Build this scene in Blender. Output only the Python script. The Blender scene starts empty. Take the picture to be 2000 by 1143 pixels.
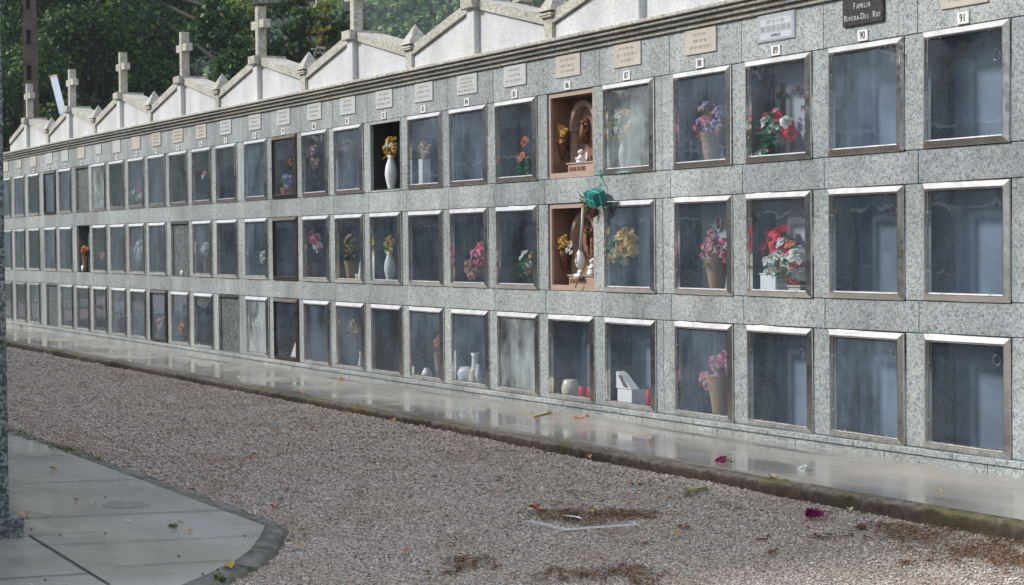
import bpy, bmesh, math, random
import numpy as np
from mathutils import Vector, Matrix
R = math.radians
random.seed(7); RNG = np.random.default_rng(11)
S = bpy.context.scene
COL = S.collection

# ------------------------------------------------------------------ camera
FPX, CAMP = 3600.1, np.array([9.0702, -7.7876, 1.5446])
YAW, PITCH, ROLL = 1.0816, -0.0265, -0.0101
_cy, _sy, _cp, _sp = math.cos(YAW), math.sin(YAW), math.cos(PITCH), math.sin(PITCH)
FW = np.array([-_sy*_cp, _cy*_cp, _sp]); _r = np.array([_cy, _sy, 0.0]); _u = np.cross(_r, FW)
RT = math.cos(ROLL)*_r + math.sin(ROLL)*_u; UP = -math.sin(ROLL)*_r + math.cos(ROLL)*_u
cam_d = bpy.data.cameras.new('camera'); cam = bpy.data.objects.new('camera', cam_d); COL.objects.link(cam)
cam_d.sensor_width = 36.0; cam_d.lens = FPX/2000*36; cam_d.clip_start = 0.1; cam_d.clip_end = 4000
M = Matrix.Identity(4)
for i in range(3):
    M[i][0] = RT[i]; M[i][1] = UP[i]; M[i][2] = -FW[i]; M[i][3] = CAMP[i]
cam.matrix_world = M
S.camera = cam

# ------------------------------------------------------------------ sky, sun, exposure
SUNDIR = Vector((-0.46, -0.70, 0.56)).normalized()
w = bpy.data.worlds.new('World'); S.world = w; w.use_nodes = True
nt = w.node_tree; nt.nodes.clear()
out = nt.nodes.new('ShaderNodeOutputWorld'); bg = nt.nodes.new('ShaderNodeBackground')
sky = nt.nodes.new('ShaderNodeTexSky'); sky.sky_type = 'NISHITA'; sky.sun_disc = False
sky.sun_elevation = math.asin(SUNDIR.z); sky.sun_rotation = math.atan2(SUNDIR.x, SUNDIR.y)
sky.air_density = 1.2; sky.dust_density = 3.0; sky.ozone_density = 1.0
tc = nt.nodes.new('ShaderNodeTexCoord'); mp = nt.nodes.new('ShaderNodeMapping'); mp.inputs['Scale'].default_value = (1, 1, 2.2)
no = nt.nodes.new('ShaderNodeTexNoise'); no.inputs['Scale'].default_value = 2.2; no.inputs['Detail'].default_value = 6
cr = nt.nodes.new('ShaderNodeValToRGB'); cr.color_ramp.elements[0].position = .34; cr.color_ramp.elements[1].position = .62
cr.color_ramp.elements[0].color = (.35, .35, .35, 1); cr.color_ramp.elements[1].color = (1, 1, 1, 1)
mx = nt.nodes.new('ShaderNodeMix'); mx.data_type = 'RGBA'; mx.inputs[7].default_value = (10.2, 10.9, 12.2, 1)
L = nt.links.new
L(tc.outputs['Generated'], mp.inputs[0]); L(mp.outputs[0], no.inputs['Vector']); L(no.outputs['Fac'], cr.inputs[0])
L(cr.outputs[0], mx.inputs[0]); L(sky.outputs[0], mx.inputs[6]); L(mx.outputs[2], bg.inputs[0]); L(bg.outputs[0], out.inputs[0])
bg.inputs[1].default_value = 0.10
sd = bpy.data.lights.new('sun', 'SUN'); sd.energy = 3.5; sd.angle = R(7); sd.color = (1.0, .955, .90)
so = bpy.data.objects.new('sun', sd); COL.objects.link(so); so.location = (0, 0, 30)
so.rotation_euler = SUNDIR.to_track_quat('Z', 'Y').to_euler()
S.view_settings.view_transform = 'Standard'; S.view_settings.look = 'None'
S.view_settings.exposure = 0.17; S.view_settings.gamma = 1.0
S.render.engine = 'CYCLES'
S.cycles.max_bounces = 8; S.cycles.transparent_max_bounces = 12; S.cycles.glossy_bounces = 4
S.cycles.volume_bounces = 0; S.cycles.caustics_reflective = False; S.cycles.caustics_refractive = False

# ------------------------------------------------------------------ pixel -> world on a real plane
def ray(px, py): return FW + RT*(px-1000)/FPX - UP*(py-571.5)/FPX
def onY(px, py, Y=0.0):
    d = ray(px, py); t = (Y-CAMP[1])/d[1]; return Vector(CAMP + d*t)
def onZ(px, py, Z=0.0):
    d = ray(px, py); t = (Z-CAMP[2])/d[2]; return Vector(CAMP + d*t)
def onD(px, py, D):
    d = ray(px, py); d = d/np.hypot(d[0], d[1]); return Vector(CAMP + d*D)

# ------------------------------------------------------------------ mesh helpers
def zo(x):
    t = min(1.1, max(-.1, -x/24.6)); q = t*(1-t)
    return -0.0584*q - 0.0924*q*(1-2*t)
class MB:
    def __init__(s, warp=False): s.v = []; s.f = []; s.m = []; s.warp = warp
    def pts(s, P, F, mi=0):
        b = len(s.v)
        for p in P:
            x, y, z = p
            s.v.append((x, y, z + (zo(x) if s.warp else 0)))
        for f in F: s.f.append([b+i for i in f]); s.m.append(mi)
    def box(s, x0, x1, y0, y1, z0, z1, mi=0):
        P = [(x0,y0,z0),(x1,y0,z0),(x1,y1,z0),(x0,y1,z0),(x0,y0,z1),(x1,y0,z1),(x1,y1,z1),(x0,y1,z1)]
        s.pts(P, [(0,3,2,1),(4,5,6,7),(0,1,5,4),(1,2,6,5),(2,3,7,6),(3,0,4,7)], mi)
    def cbox(s, x0, x1, y0, y1, z0, z1, c=.004, mi=0):
        "box with chamfered front (-Y) edges"
        P = [(x0,y1,z0),(x1,y1,z0),(x1,y1,z1),(x0,y1,z1),
             (x0,y0+c,z0),(x1,y0+c,z0),(x1,y0+c,z1),(x0,y0+c,z1),
             (x0+c,y0,z0+c),(x1-c,y0,z0+c),(x1-c,y0,z1-c),(x0+c,y0,z1-c)]
        F = [(0,3,2,1),(8,9,10,11)]
        for i in range(4):
            j = (i+1) % 4
            F += [(i,j,4+j,4+i),(4+i,4+j,8+j,8+i)]
        s.pts(P, F, mi)
    def prism(s, poly, y0, y1, mi=0):
        "poly in XZ extruded along Y"
        n = len(poly)
        P = [(x, y0, z) for x, z in poly] + [(x, y1, z) for x, z in poly]
        F = [tuple(range(n)), tuple(range(2*n-1, n-1, -1))] + [(i, n+i, n+(i+1) % n, (i+1) % n) for i in range(n)]
        s.pts(P, F, mi)
    def flat(s, poly, z0, z1, mi=0):
        n = len(poly)
        P = [(x, y, z0) for x, y in poly] + [(x, y, z1) for x, y in poly]
        F = [tuple(range(n-1, -1, -1)), tuple(range(n, 2*n))] + [(i, (i+1) % n, n+(i+1) % n, n+i) for i in range(n)]
        s.pts(P, F, mi)
    def lathe(s, prof, c=(0,0,0), n=20, mi=0, tilt=None):
        P = []
        for r, z in prof:
            for k in range(n):
                a = 2*math.pi*k/n; v = Vector((r*math.cos(a), r*math.sin(a), z))
                if tilt: v = tilt @ v
                P.append((c[0]+v.x, c[1]+v.y, c[2]+v.z))
        F = []
        for i in range(len(prof)-1):
            for k in range(n): F.append((i*n+k, i*n+(k+1) % n, (i+1)*n+(k+1) % n, (i+1)*n+k))
        F.append(tuple(range(n-1, -1, -1))); F.append(tuple((len(prof)-1)*n+k for k in range(n)))
        s.pts(P, F, mi)
    def tube(s, path, r, n=8, mi=0, r1=None, closed=False):
        P = [Vector(p) for p in path]; m = len(P); V = []
        for i, p in enumerate(P):
            if closed: t = P[(i+1) % m]-P[i-1]
            else: t = P[min(i+1, m-1)]-P[max(i-1, 0)]
            t.normalize(); a = t.cross(Vector((.13, .31, .94)))
            if a.length < .1: a = t.cross(Vector((1, 0, 0)))
            a.normalize(); b = t.cross(a)
            rr = r if r1 is None else r+(r1-r)*i/max(1, m-1)
            for k in range(n):
                q = 2*math.pi*k/n; v = p+a*rr*math.cos(q)+b*rr*math.sin(q); V.append(tuple(v))
        F = []
        for i in range(m if closed else m-1):
            j = (i+1) % m
            for k in range(n): F.append((i*n+k, i*n+(k+1) % n, j*n+(k+1) % n, j*n+k))
        if not closed: F += [tuple(range(n-1, -1, -1)), tuple((m-1)*n+k for k in range(n))]
        s.pts(V, F, mi)
    def ball(s, c, r, seed=0, rough=.0, sc=(1,1,1), mi=0, sub=2):
        bm = bmesh.new(); bmesh.ops.create_icosphere(bm, subdivisions=sub, radius=1); rg = random.Random(seed)
        P = []
        for v in bm.verts:
            k = r*(1+rg.uniform(-rough, rough)); P.append((c[0]+v.co.x*k*sc[0], c[1]+v.co.y*k*sc[1], c[2]+v.co.z*k*sc[2]))
        s.pts(P, [[v.index for v in f.verts] for f in bm.faces], mi); bm.free()
    def rosette(s, c, r, d=(0,-1,.3), petals=5, layers=3, mi=0, rg=random):
        d = Vector(d).normalized(); a = d.cross(Vector((.3,.2,.9))).normalized(); b = d.cross(a); c = Vector(c)
        for l in range(layers):
            k = (l+1)/layers; lift = (1-k)*.75*r
            for i in range(petals):
                q = 2*math.pi*(i+.5*l+rg.uniform(-.12, .12))/petals; w_ = 1.9/petals*math.pi*.42*k*r+.1*r
                e = a*math.cos(q)+b*math.sin(q); t = d.cross(e)
                rr = r*k*rg.uniform(.85, 1.15)
                p0 = c+d*.0*r; p1 = c+e*rr*.6+d*(lift+.28*r); p2 = c+e*rr+d*(lift+.12*r*rg.uniform(-.5, 1.5))
                s.pts([tuple(p0), tuple(p1-t*w_), tuple(p2-t*w_*.5), tuple(p2+e*r*.08), tuple(p2+t*w_*.5), tuple(p1+t*w_)],
                      [(0,1,5),(1,2,4,5),(2,3,4)], mi)
    def leaf(s, c, d, ln, wd, mi=0, fold=.2, up=(0,0,1)):
        d = Vector(d).normalized(); t = d.cross(Vector(up))
        if t.length < .05: t = Vector((1,0,0))
        t.normalize(); n = t.cross(d); c = Vector(c)
        P = [c, c+d*ln*.35-t*wd*.5+n*wd*fold, c+d*ln*.75-t*wd*.38+n*wd*fold, c+d*ln-n*wd*.15, c+d*ln*.75+t*wd*.38+n*wd*fold, c+d*ln*.35+t*wd*.5+n*wd*fold, c+d*ln*.5]
        s.pts([tuple(p) for p in P], [(0,1,6),(1,2,6),(2,3,6),(3,4,6),(4,5,6),(5,0,6)], mi)
    def build(s, name, mats, parent=None, smooth=False, loc=None):
        me = bpy.data.meshes.new(name); me.from_pydata(s.v, [], s.f)
        if not isinstance(mats, (list, tuple)): mats = [mats]
        for m in mats: me.materials.append(m)
        me.polygons.foreach_set('material_index', s.m)
        if smooth: me.polygons.foreach_set('use_smooth', [True]*len(s.f))
        me.update()
        o = bpy.data.objects.new(name, me); COL.objects.link(o)
        if parent: o.parent = parent
        if loc: o.location = loc
        return o
def npmesh(name, V, F, mat, parent=None, smooth=False):
    me = bpy.data.meshes.new(name); V = np.asarray(V, dtype=np.float32); F = np.asarray(F, dtype=np.int32)
    me.vertices.add(len(V)); me.vertices.foreach_set('co', V.ravel())
    k = F.shape[1]; me.loops.add(F.size); me.loops.foreach_set('vertex_index', F.ravel())
    me.polygons.add(len(F)); me.polygons.foreach_set('loop_start', np.arange(0, F.size, k, dtype=np.int32))
    me.polygons.foreach_set('loop_total', np.full(len(F), k, dtype=np.int32))
    me.materials.append(mat); me.update(calc_edges=True); me.validate()
    if smooth: me.polygons.foreach_set('use_smooth', [True]*len(F))
    o = bpy.data.objects.new(name, me); COL.objects.link(o)
    if parent: o.parent = parent
    return o
def empty(name, label, cat, loc=(0,0,0), group=None):
    o = bpy.data.objects.new(name, None); COL.objects.link(o); o.location = loc; o.empty_display_size = .1
    tag(o, label, cat, group); return o
def tag(o, label, cat, group=None, kind=None):
    if label: o['label'] = label
    if cat: o['category'] = cat
    if group: o['group'] = group
    if kind: o['kind'] = kind
    return o
def struct(o): o['kind'] = 'structure'; return o
def localise(root):
    "children were built in world coordinates: keep them in place under a moved root"
    bpy.context.view_layer.update()
    inv = root.matrix_world.inverted()
    for c in root.children: c.matrix_parent_inverse = inv

# ------------------------------------------------------------------ materials
def newmat(name):
    m = bpy.data.materials.new(name); m.use_nodes = True; nt = m.node_tree
    b = nt.nodes['Principled BSDF']; return m, nt, b
def N(nt, t, **kw):
    n = nt.nodes.new(t)
    for k, v in kw.items():
        if k.startswith('_'): setattr(n, k[1:], v)
        else: n.inputs[k.replace('9', ' ')].default_value = v
    return n
def ramp(nt, src, stops, interp='LINEAR'):
    r = nt.nodes.new('ShaderNodeValToRGB'); r.color_ramp.interpolation = interp
    while len(r.color_ramp.elements) < len(stops): r.color_ramp.elements.new(.5)
    for e, (p, c) in zip(r.color_ramp.elements, stops):
        e.position = p; e.color = (c[0], c[1], c[2], 1) if not isinstance(c, (int, float)) else (c, c, c, 1)
    nt.links.new(src, r.inputs[0]); return r.outputs[0]
def mixc(nt, fac, a, b, mode='MIX'):
    m = nt.nodes.new('ShaderNodeMix'); m.data_type = 'RGBA'; m.blend_type = mode
    for i, v in ((0, fac), (6, a), (7, b)):
        if hasattr(v, 'is_output'): nt.links.new(v, m.inputs[i])
        elif i == 0: m.inputs[0].default_value = v
        else: m.inputs[i].default_value = (v[0], v[1], v[2], 1)
    return m.outputs[2]
def pos(nt, scale=(1,1,1), rot=(0,0,0)):
    g = nt.nodes.new('ShaderNodeNewGeometry'); m = nt.nodes.new('ShaderNodeMapping'); m.inputs['Scale'].default_value = scale
    m.inputs['Rotation'].default_value = rot
    nt.links.new(g.outputs['Position'], m.inputs[0]); return m.outputs[0]
def noise(nt, vec, sc, det=4, rough=.55):
    n = N(nt, 'ShaderNodeTexNoise', Scale=sc, Detail=det, Roughness=rough); nt.links.new(vec, n.inputs['Vector']); return n.outputs['Fac']
def voro(nt, vec, sc, out='Color', feat='F1', rand=1.0):
    n = N(nt, 'ShaderNodeTexVoronoi', Scale=sc, Randomness=rand); n.feature = feat; nt.links.new(vec, n.inputs['Vector']); return n.outputs[out]
def sepx(nt, col):
    s = nt.nodes.new('ShaderNodeSeparateColor'); nt.links.new(col, s.inputs[0]); return s.outputs[0]
def bump(nt, b, h, st, dist=.01):
    n = N(nt, 'ShaderNodeBump', Strength=st, Distance=dist); nt.links.new(h, n.inputs['Height']); nt.links.new(n.outputs[0], b.inputs['Normal'])
def plain(name, c, rough=.6, metal=0, var=.12, vs=14, spec=.5, sss=0):
    m, nt, b = newmat(name); p = pos(nt); f = noise(nt, p, vs, 3)
    col = ramp(nt, f, [(.3, tuple(x*(1-var) for x in c)), (.7, tuple(min(1, x*(1+var)) for x in c))])
    nt.links.new(col, b.inputs['Base Color']); b.inputs['Roughness'].default_value = rough; b.inputs['Metallic'].default_value = metal
    b.inputs['Specular IOR Level'].default_value = spec
    return m
def granite(name, dark, mid, light, sc=62, stain=.25, rough=.5, cut=(.16, .5), lich=0, tint=(.30,.24,.15)):
    m, nt, b = newmat(name); p = pos(nt)
    f = noise(nt, p, 30, 3); wv = nt.nodes.new('ShaderNodeMix'); wv.data_type = 'VECTOR'; wv.inputs[0].default_value = .012
    nt.links.new(p, wv.inputs[4]); n2 = N(nt, 'ShaderNodeTexNoise', Scale=70.0, Detail=2.0); nt.links.new(p, n2.inputs['Vector']); nt.links.new(n2.outputs['Color'], wv.inputs[5])
    v1 = sepx(nt, voro(nt, wv.outputs[1], sc)); v2 = sepx(nt, voro(nt, wv.outputs[1], sc*2.1))
    a = nt.nodes.new('ShaderNodeMath'); a.operation = 'MULTIPLY_ADD'; nt.links.new(v1, a.inputs[0]); a.inputs[1].default_value = .62
    a2 = nt.nodes.new('ShaderNodeMath'); a2.operation = 'MULTIPLY'; nt.links.new(v2, a2.inputs[0]); a2.inputs[1].default_value = .38
    nt.links.new(a2.outputs[0], a.inputs[2])
    c = ramp(nt, a.outputs[0], [(0, dark), (cut[0], dark), (cut[0]+.05, mid), (cut[1], mid), (cut[1]+.08, light), (1, light)])
    gi = nt.nodes.new('ShaderNodeNewGeometry'); c = mixc(nt, 1, c, ramp(nt, gi.outputs['Random Per Island'], [(0, (.86,.875,.89)), (1, (1.08,1.07,1.04))]), 'MULTIPLY')
    warm = ramp(nt, noise(nt, p, 9, 4), [(.42, (1,1,1)), (.7, (1.02, 1.0, .94))]); c = mixc(nt, 1, c, warm, 'MULTIPLY')
    if stain:
        st = ramp(nt, noise(nt, pos(nt, (1.2, 1.2, .5)), 1.6, 6, .65), [(.36, 1-stain), (.62, 1)]); c = mixc(nt, 1, c, st, 'MULTIPLY')
        st2 = ramp(nt, noise(nt, pos(nt, (5, 5, .7)), 3.0, 5, .6), [(.58, 0), (.78, stain*1.3)]); c = mixc(nt, st2, c, (tint[0], tint[1], tint[2]))
    if lich:
        lm = ramp(nt, noise(nt, p, 18, 6, .7), [(.5-lich*.2, 0), (.62, lich)]); lc = ramp(nt, noise(nt, p, 33, 3), [(.35, (.045,.04,.03)), (.5, (.20,.17,.09)), (.65, (.34,.31,.2))])
        c = mixc(nt, lm, c, lc)
    nt.links.new(c, b.inputs['Base Color']); b.inputs['Roughness'].default_value = rough
    bump(nt, b, f, .12, .003)
    return m
MAT = {}
MAT['granite'] = granite('grey_granite', (.095,.11,.125), (.30,.34,.355), (.47,.51,.515), sc=84, stain=.34)
MAT['granite_smooth'] = granite('pale_granite', (.44,.455,.48), (.57,.59,.62), (.66,.675,.69), sc=85, stain=.22, rough=.6, cut=(.16,.45), lich=.0, tint=(.48,.48,.47))
MAT['granite_worn'] = granite('weathered_granite', (.20,.20,.19), (.46,.45,.41), (.64,.62,.57), sc=70, stain=.25, rough=.75, lich=.42)
MAT['granite_dark'] = granite('dark_granite', (.02,.025,.03), (.085,.10,.11), (.24,.27,.28), sc=55, stain=.2, cut=(.25,.62))
MAT['pillar'] = granite('shaded_pillar_granite', (.02,.028,.035), (.10,.13,.145), (.30,.34,.345), sc=60, stain=.3, cut=(.22,.55))  # grey granite darkened so its colour carries the end pillar's shade
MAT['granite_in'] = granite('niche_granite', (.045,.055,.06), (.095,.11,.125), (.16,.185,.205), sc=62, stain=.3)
MAT['slab'] = plain('polished_grey_slab', (.19,.24,.31), .3, var=.28, vs=3)
MAT['slab_white'] = plain('white_marble_slab', (.42,.45,.50), .35, var=.08, vs=5)
MAT['slab_dark'] = plain('dark_slab', (.11,.135,.165), .3, var=.2, vs=4)
MAT['grout'] = plain('dark_grout', (.035,.035,.03), .9)  # dark grout behind the open joints of the cladding
MAT['black'] = plain('black_lining', (.012,.012,.014), .6)
MAT['cream'] = plain('cream_marble', (.49,.505,.49), .45, var=.06, vs=20)
MAT['peach'] = plain('peach_marble', (.50,.455,.395), .45, var=.08, vs=9)
MAT['peach_cut'] = plain('peach_engraving', (.50,.44,.375), .6)
MAT['cream_cut'] = plain('cream_engraving', (.465,.48,.465), .6)
MAT['greyplaque'] = plain('grey_marble', (.40,.43,.47), .35, var=.08, vs=20)
MAT['greyplaque_l'] = plain('light_grey_marble', (.52,.56,.60), .35, var=.08, vs=20)
MAT['blackplaque'] = granite('black_granite_plaque', (.012,.012,.013), (.03,.03,.032), (.07,.07,.065), sc=150, stain=0, rough=.25)
MAT['white'] = plain('white_paint', (.78,.78,.76), .4, var=.04)
MAT['ink'] = plain('black_lettering', (.03,.03,.03), .5)
MAT['silver'] = plain('silver_lettering', (.72,.72,.70), .35, metal=.4)
MAT['bronze'] = plain('bronze', (.13,.06,.03), .5, metal=.4, var=.3, vs=30)
MAT['copper'] = plain('copper_lettering', (.24,.10,.05), .45, metal=.2)
MAT['pink_marble'] = plain('pink_marble', (.25,.135,.095), .45, var=.25, vs=6)
MAT['pink_light'] = plain('pale_pink_marble', (.42,.31,.255), .4, var=.08, vs=8)
MAT['ceramic'] = plain('white_ceramic', (.80,.82,.84), .22, var=.02)
MAT['cream_ceramic'] = plain('cream_ceramic', (.72,.66,.48), .3, var=.06)
MAT['wicker'] = plain('tan_wicker', (.36,.24,.14), .8, var=.35, vs=90)
MAT['terracotta'] = plain('terracotta', (.42,.12,.07), .7)
MAT['redwax'] = plain('red_wax', (.55,.015,.02), .35)
MAT['wood'] = plain('brown_timber', (.14,.075,.05), .55, var=.3, vs=30)
def steel(name, c, rough):
    m, nt, b = newmat(name); b.inputs['Metallic'].default_value = 1
    f = noise(nt, pos(nt, (1,1,1)), 7, 5); nt.links.new(ramp(nt, f, [(.35, tuple(x*.78 for x in c)), (.65, c)]), b.inputs['Base Color'])
    nt.links.new(ramp(nt, noise(nt, pos(nt), 22, 4), [(.3, rough*.6), (.7, rough*1.5)]), b.inputs['Roughness'])
    bump(nt, b, noise(nt, pos(nt, (1,1,1)), 6, 2), .15, .01)
    return m
MAT['steel'] = steel('stainless_steel', (.88,.83,.77), .15)
MAT['bronze_al'] = steel('bronze_aluminium', (.11,.085,.072), .45)
def glass(name, lo, hi, streak, veil=(.30,.39,.50)):
    m, nt, b = newmat(name); nt.nodes.remove(b); out = [n for n in nt.nodes if n.type == 'OUTPUT_MATERIAL'][0]
    tr = N(nt, 'ShaderNodeBsdfTransparent'); tr.inputs[0].default_value = (.94, .975, .985, 1)
    gl = N(nt, 'ShaderNodeBsdfGlossy', Roughness=.015); gl.inputs[0].default_value = (.95, .97, 1, 1)
    ge = nt.nodes.new('ShaderNodeNewGeometry'); dt = nt.nodes.new('ShaderNodeVectorMath'); dt.operation = 'DOT_PRODUCT'
    nt.links.new(ge.outputs['Normal'], dt.inputs[0]); nt.links.new(ge.outputs['Incoming'], dt.inputs[1])
    def mth(op, a, b=None):
        q = nt.nodes.new('ShaderNodeMath'); q.operation = op
        for i, v in enumerate((a, b)):
            if v is None: continue
            if hasattr(v, 'is_output'): nt.links.new(v, q.inputs[i])
            else: q.inputs[i].default_value = v
        return q.outputs[0]
    om = mth('SUBTRACT', 1.0, mth('ABSOLUTE', dt.outputs['Value'])); frv = mth('ADD', mth('MULTIPLY', mth('POWER', om, 4.5), .9), .075)
    m1 = nt.nodes.new('ShaderNodeMixShader'); nt.links.new(frv, m1.inputs[0]); nt.links.new(tr.outputs[0], m1.inputs[1]); nt.links.new(gl.outputs[0], m1.inputs[2])
    bn = N(nt, 'ShaderNodeBump', Strength=.25, Distance=.01); nt.links.new(noise(nt, pos(nt), 3.0, 2), bn.inputs['Height']); nt.links.new(bn.outputs[0], gl.inputs['Normal'])
    df = N(nt, 'ShaderNodeBsdfDiffuse'); df.inputs[0].default_value = (*veil, 1)
    big = noise(nt, pos(nt, (1.3, 1, 1.0)), 1.7, 4, .6); stv = noise(nt, pos(nt, (13, 1, 1.5)), 1.5, 5, .65)
    dots = voro(nt, pos(nt), 95, 'Distance')
    a = ramp(nt, big, [(.38, lo), (.62, hi)]); s = ramp(nt, stv, [(.45, 0), (.75, streak)]); d = ramp(nt, dots, [(.04, .06 if hi > .15 else .03), (.10, 0)])
    x = mixc(nt, 1, a, s, 'ADD'); x = mixc(nt, 1, x, d, 'ADD')
    m2 = nt.nodes.new('ShaderNodeMixShader'); nt.links.new(x, m2.inputs[0]); nt.links.new(m1.outputs[0], m2.inputs[1]); nt.links.new(df.outputs[0], m2.inputs[2])
    nt.links.new(m2.outputs[0], out.inputs[0])
    return m
MAT['glass0'] = glass('clear_glass', .02, .10, .04)
MAT['glass1'] = glass('misted_glass', .06, .24, .10)
MAT['glass2'] = glass('fogged_glass', .10, .72, .10, (.40,.46,.47))
def cols_island(name, stops, rough=.6, trans=0, nz=0, bright=None, spec=.3, patch=None):
    m, nt, b = newmat(name); g = nt.nodes.new('ShaderNodeNewGeometry')
    c = ramp(nt, g.outputs['Random Per Island'], stops)
    if nz:
        f = ramp(nt, noise(nt, pos(nt), nz, 4, .6), [(.3, .45), (.7, 1.35)] if bright is None else bright); c = mixc(nt, 1, c, f, 'MULTIPLY')
    if patch:
        pf = ramp(nt, noise(nt, pos(nt, (.6, 1, 0)), 1.6, 6, .7), [(.50, 0), (.70, .75)]); c = mixc(nt, pf, c, mixc(nt, 1, c, patch, 'MULTIPLY'))
        pg = ramp(nt, noise(nt, pos(nt, (1, 1, 0)), 7, 5, .7), [(.35, .82), (.65, 1.1)]); c = mixc(nt, 1, c, pg, 'MULTIPLY')
    nt.links.new(c, b.inputs['Base Color']); b.inputs['Roughness'].default_value = rough; b.inputs['Specular IOR Level'].default_value = spec
    if trans:
        out = [n for n in nt.nodes if n.type == 'OUTPUT_MATERIAL'][0]
        t = N(nt, 'ShaderNodeBsdfTranslucent'); nt.links.new(c, t.inputs[0]); ms = nt.nodes.new('ShaderNodeMixShader'); ms.inputs[0].default_value = trans
        nt.links.new(b.outputs[0], ms.inputs[1]); nt.links.new(t.outputs[0], ms.inputs[2]); nt.links.new(ms.outputs[0], out.inputs[0])
    return m
FLC = dict(red=((.55,.02,.04),(.85,.07,.10)), pink=((.60,.10,.24),(.88,.42,.52)), white=((.62,.64,.60),(.85,.86,.82)), yellow=((.75,.48,.08),(.90,.70,.25)),
           ochre=((.42,.22,.04),(.72,.46,.10)), orange=((.55,.10,.03),(.85,.28,.08)), purple=((.22,.16,.45),(.55,.50,.80)), green=((.02,.14,.06),(.06,.36,.14)),
           olive=((.10,.12,.03),(.28,.28,.08)), brown=((.12,.06,.03),(.35,.20,.11)), dusty=((.48,.26,.27),(.75,.55,.53)), magenta=((.14,.005,.05),(.35,.01,.12)),
           peach=((.55,.28,.20),(.75,.50,.40)), darkred=((.06,.01,.015),(.16,.03,.03)))
for k, (a, b_) in FLC.items(): MAT['f_'+k] = cols_island(k+'_petals', [(0, a), (1, b_)], .6, .2)

# ground materials
def concrete(name, c0, c1, wet=(.08, .42), warm=(.36,.31,.24)):
    m, nt, b = newmat(name); p = pos(nt)
    c = ramp(nt, noise(nt, pos(nt, (.5, 1, 1)), 1.4, 6, .62), [(.3, c0), (.68, c1)])
    c = mixc(nt, ramp(nt, noise(nt, p, .8, 4), [(.5, 0), (.72, .45)]), c, warm)
    fine = ramp(nt, noise(nt, p, 120, 2), [(.3, .88), (.7, 1.1)]); c = mixc(nt, 1, c, fine, 'MULTIPLY')
    spots = ramp(nt, voro(nt, p, 7, 'Distance'), [(.03, .35), (.06, 1)]); c = mixc(nt, 1, c, spots, 'MULTIPLY')
    nt.links.new(c, b.inputs['Base Color'])
    nt.links.new(ramp(nt, noise(nt, pos(nt, (.55, 1.3, 1)), 1.1, 5, .6), [(.40, wet[0]), (.66, wet[1])]), b.inputs['Roughness'])
    bump(nt, b, noise(nt, p, 35, 4), .05, .003)
    return m
MAT['walk'] = concrete('wet_concrete_walkway', (.23,.22,.20), (.43,.405,.36), (.05,.36), (.40,.35,.27))
MAT['apron'] = concrete('wet_grey_paving', (.20,.205,.185), (.34,.35,.325), (.12,.42), (.22,.215,.16))
MAT['damp'] = plain('damp_patch', (.19,.20,.195), .22, var=.1)
def gravelmat(name, scale=80):
    m, nt, b = newmat(name); p = pos(nt, (1, 1, 0))
    r = sepx(nt, voro(nt, p, scale)); d = voro(nt, p, scale, 'Distance')
    c = ramp(nt, r, [(0, (.18,.14,.115)), (.25, (.38,.31,.255)), (.5, (.55,.465,.40)), (.8, (.65,.57,.50)), (1, (.70,.65,.57))])
    gap = ramp(nt, d, [(.35, 1), (.75, .25)]); c = mixc(nt, 1, c, gap, 'MULTIPLY')
    c = mixc(nt, ramp(nt, noise(nt, pos(nt, (.5, 1, 1)), 1.3, 5, .65), [(.55, 0), (.8, .55)]), c, (.13,.075,.045))
    nt.links.new(c, b.inputs['Base Color']); b.inputs['Roughness'].default_value = .7
    inv = ramp(nt, d, [(0, 1), (.8, 0)]); bump(nt, b, inv, .9, .012)
    return m
MAT['gravel'] = gravelmat('pinkish_gravel')
MAT['pebble'] = cols_island('gravel_stones', [(0, (.14,.105,.085)), (.12, (.31,.24,.195)), (.3, (.52,.425,.36)), (.55, (.63,.54,.47)), (.8, (.70,.62,.545)), (.95, (.72,.66,.59)), (1, (.80,.77,.72))], .55, patch=(.70, .54, .42))
MAT['litter'] = cols_island('dry_litter', [(0, (.07,.04,.025)), (.4, (.20,.105,.06)), (.8, (.32,.19,.11)), (1, (.44,.34,.2))], .8)
def mossy(name):
    m, nt, b = newmat(name); p = pos(nt)
    c = ramp(nt, noise(nt, p, 20, 6, .7), [(.3, (.035,.025,.018)), (.5, (.15,.125,.10)), (.7, (.27,.24,.20))])
    mm = ramp(nt, noise(nt, pos(nt), 1.6, 5, .65), [(.50, 0), (.62, .85)]); mc = ramp(nt, noise(nt, p, 45, 3), [(.3, (.05,.06,.01)), (.7, (.19,.17,.03))])
    c = mixc(nt, mm, c, mc)
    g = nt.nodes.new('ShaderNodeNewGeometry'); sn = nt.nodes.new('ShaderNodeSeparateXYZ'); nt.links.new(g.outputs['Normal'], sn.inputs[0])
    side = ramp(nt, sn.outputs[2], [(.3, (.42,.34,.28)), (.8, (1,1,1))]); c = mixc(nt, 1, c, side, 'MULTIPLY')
    nt.links.new(c, b.inputs['Base Color']); b.inputs['Roughness'].default_value = .8; bump(nt, b, noise(nt, p, 60, 5, .7), .8, .01)
    return m
MAT['moss'] = mossy('mossy_kerb')
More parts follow.
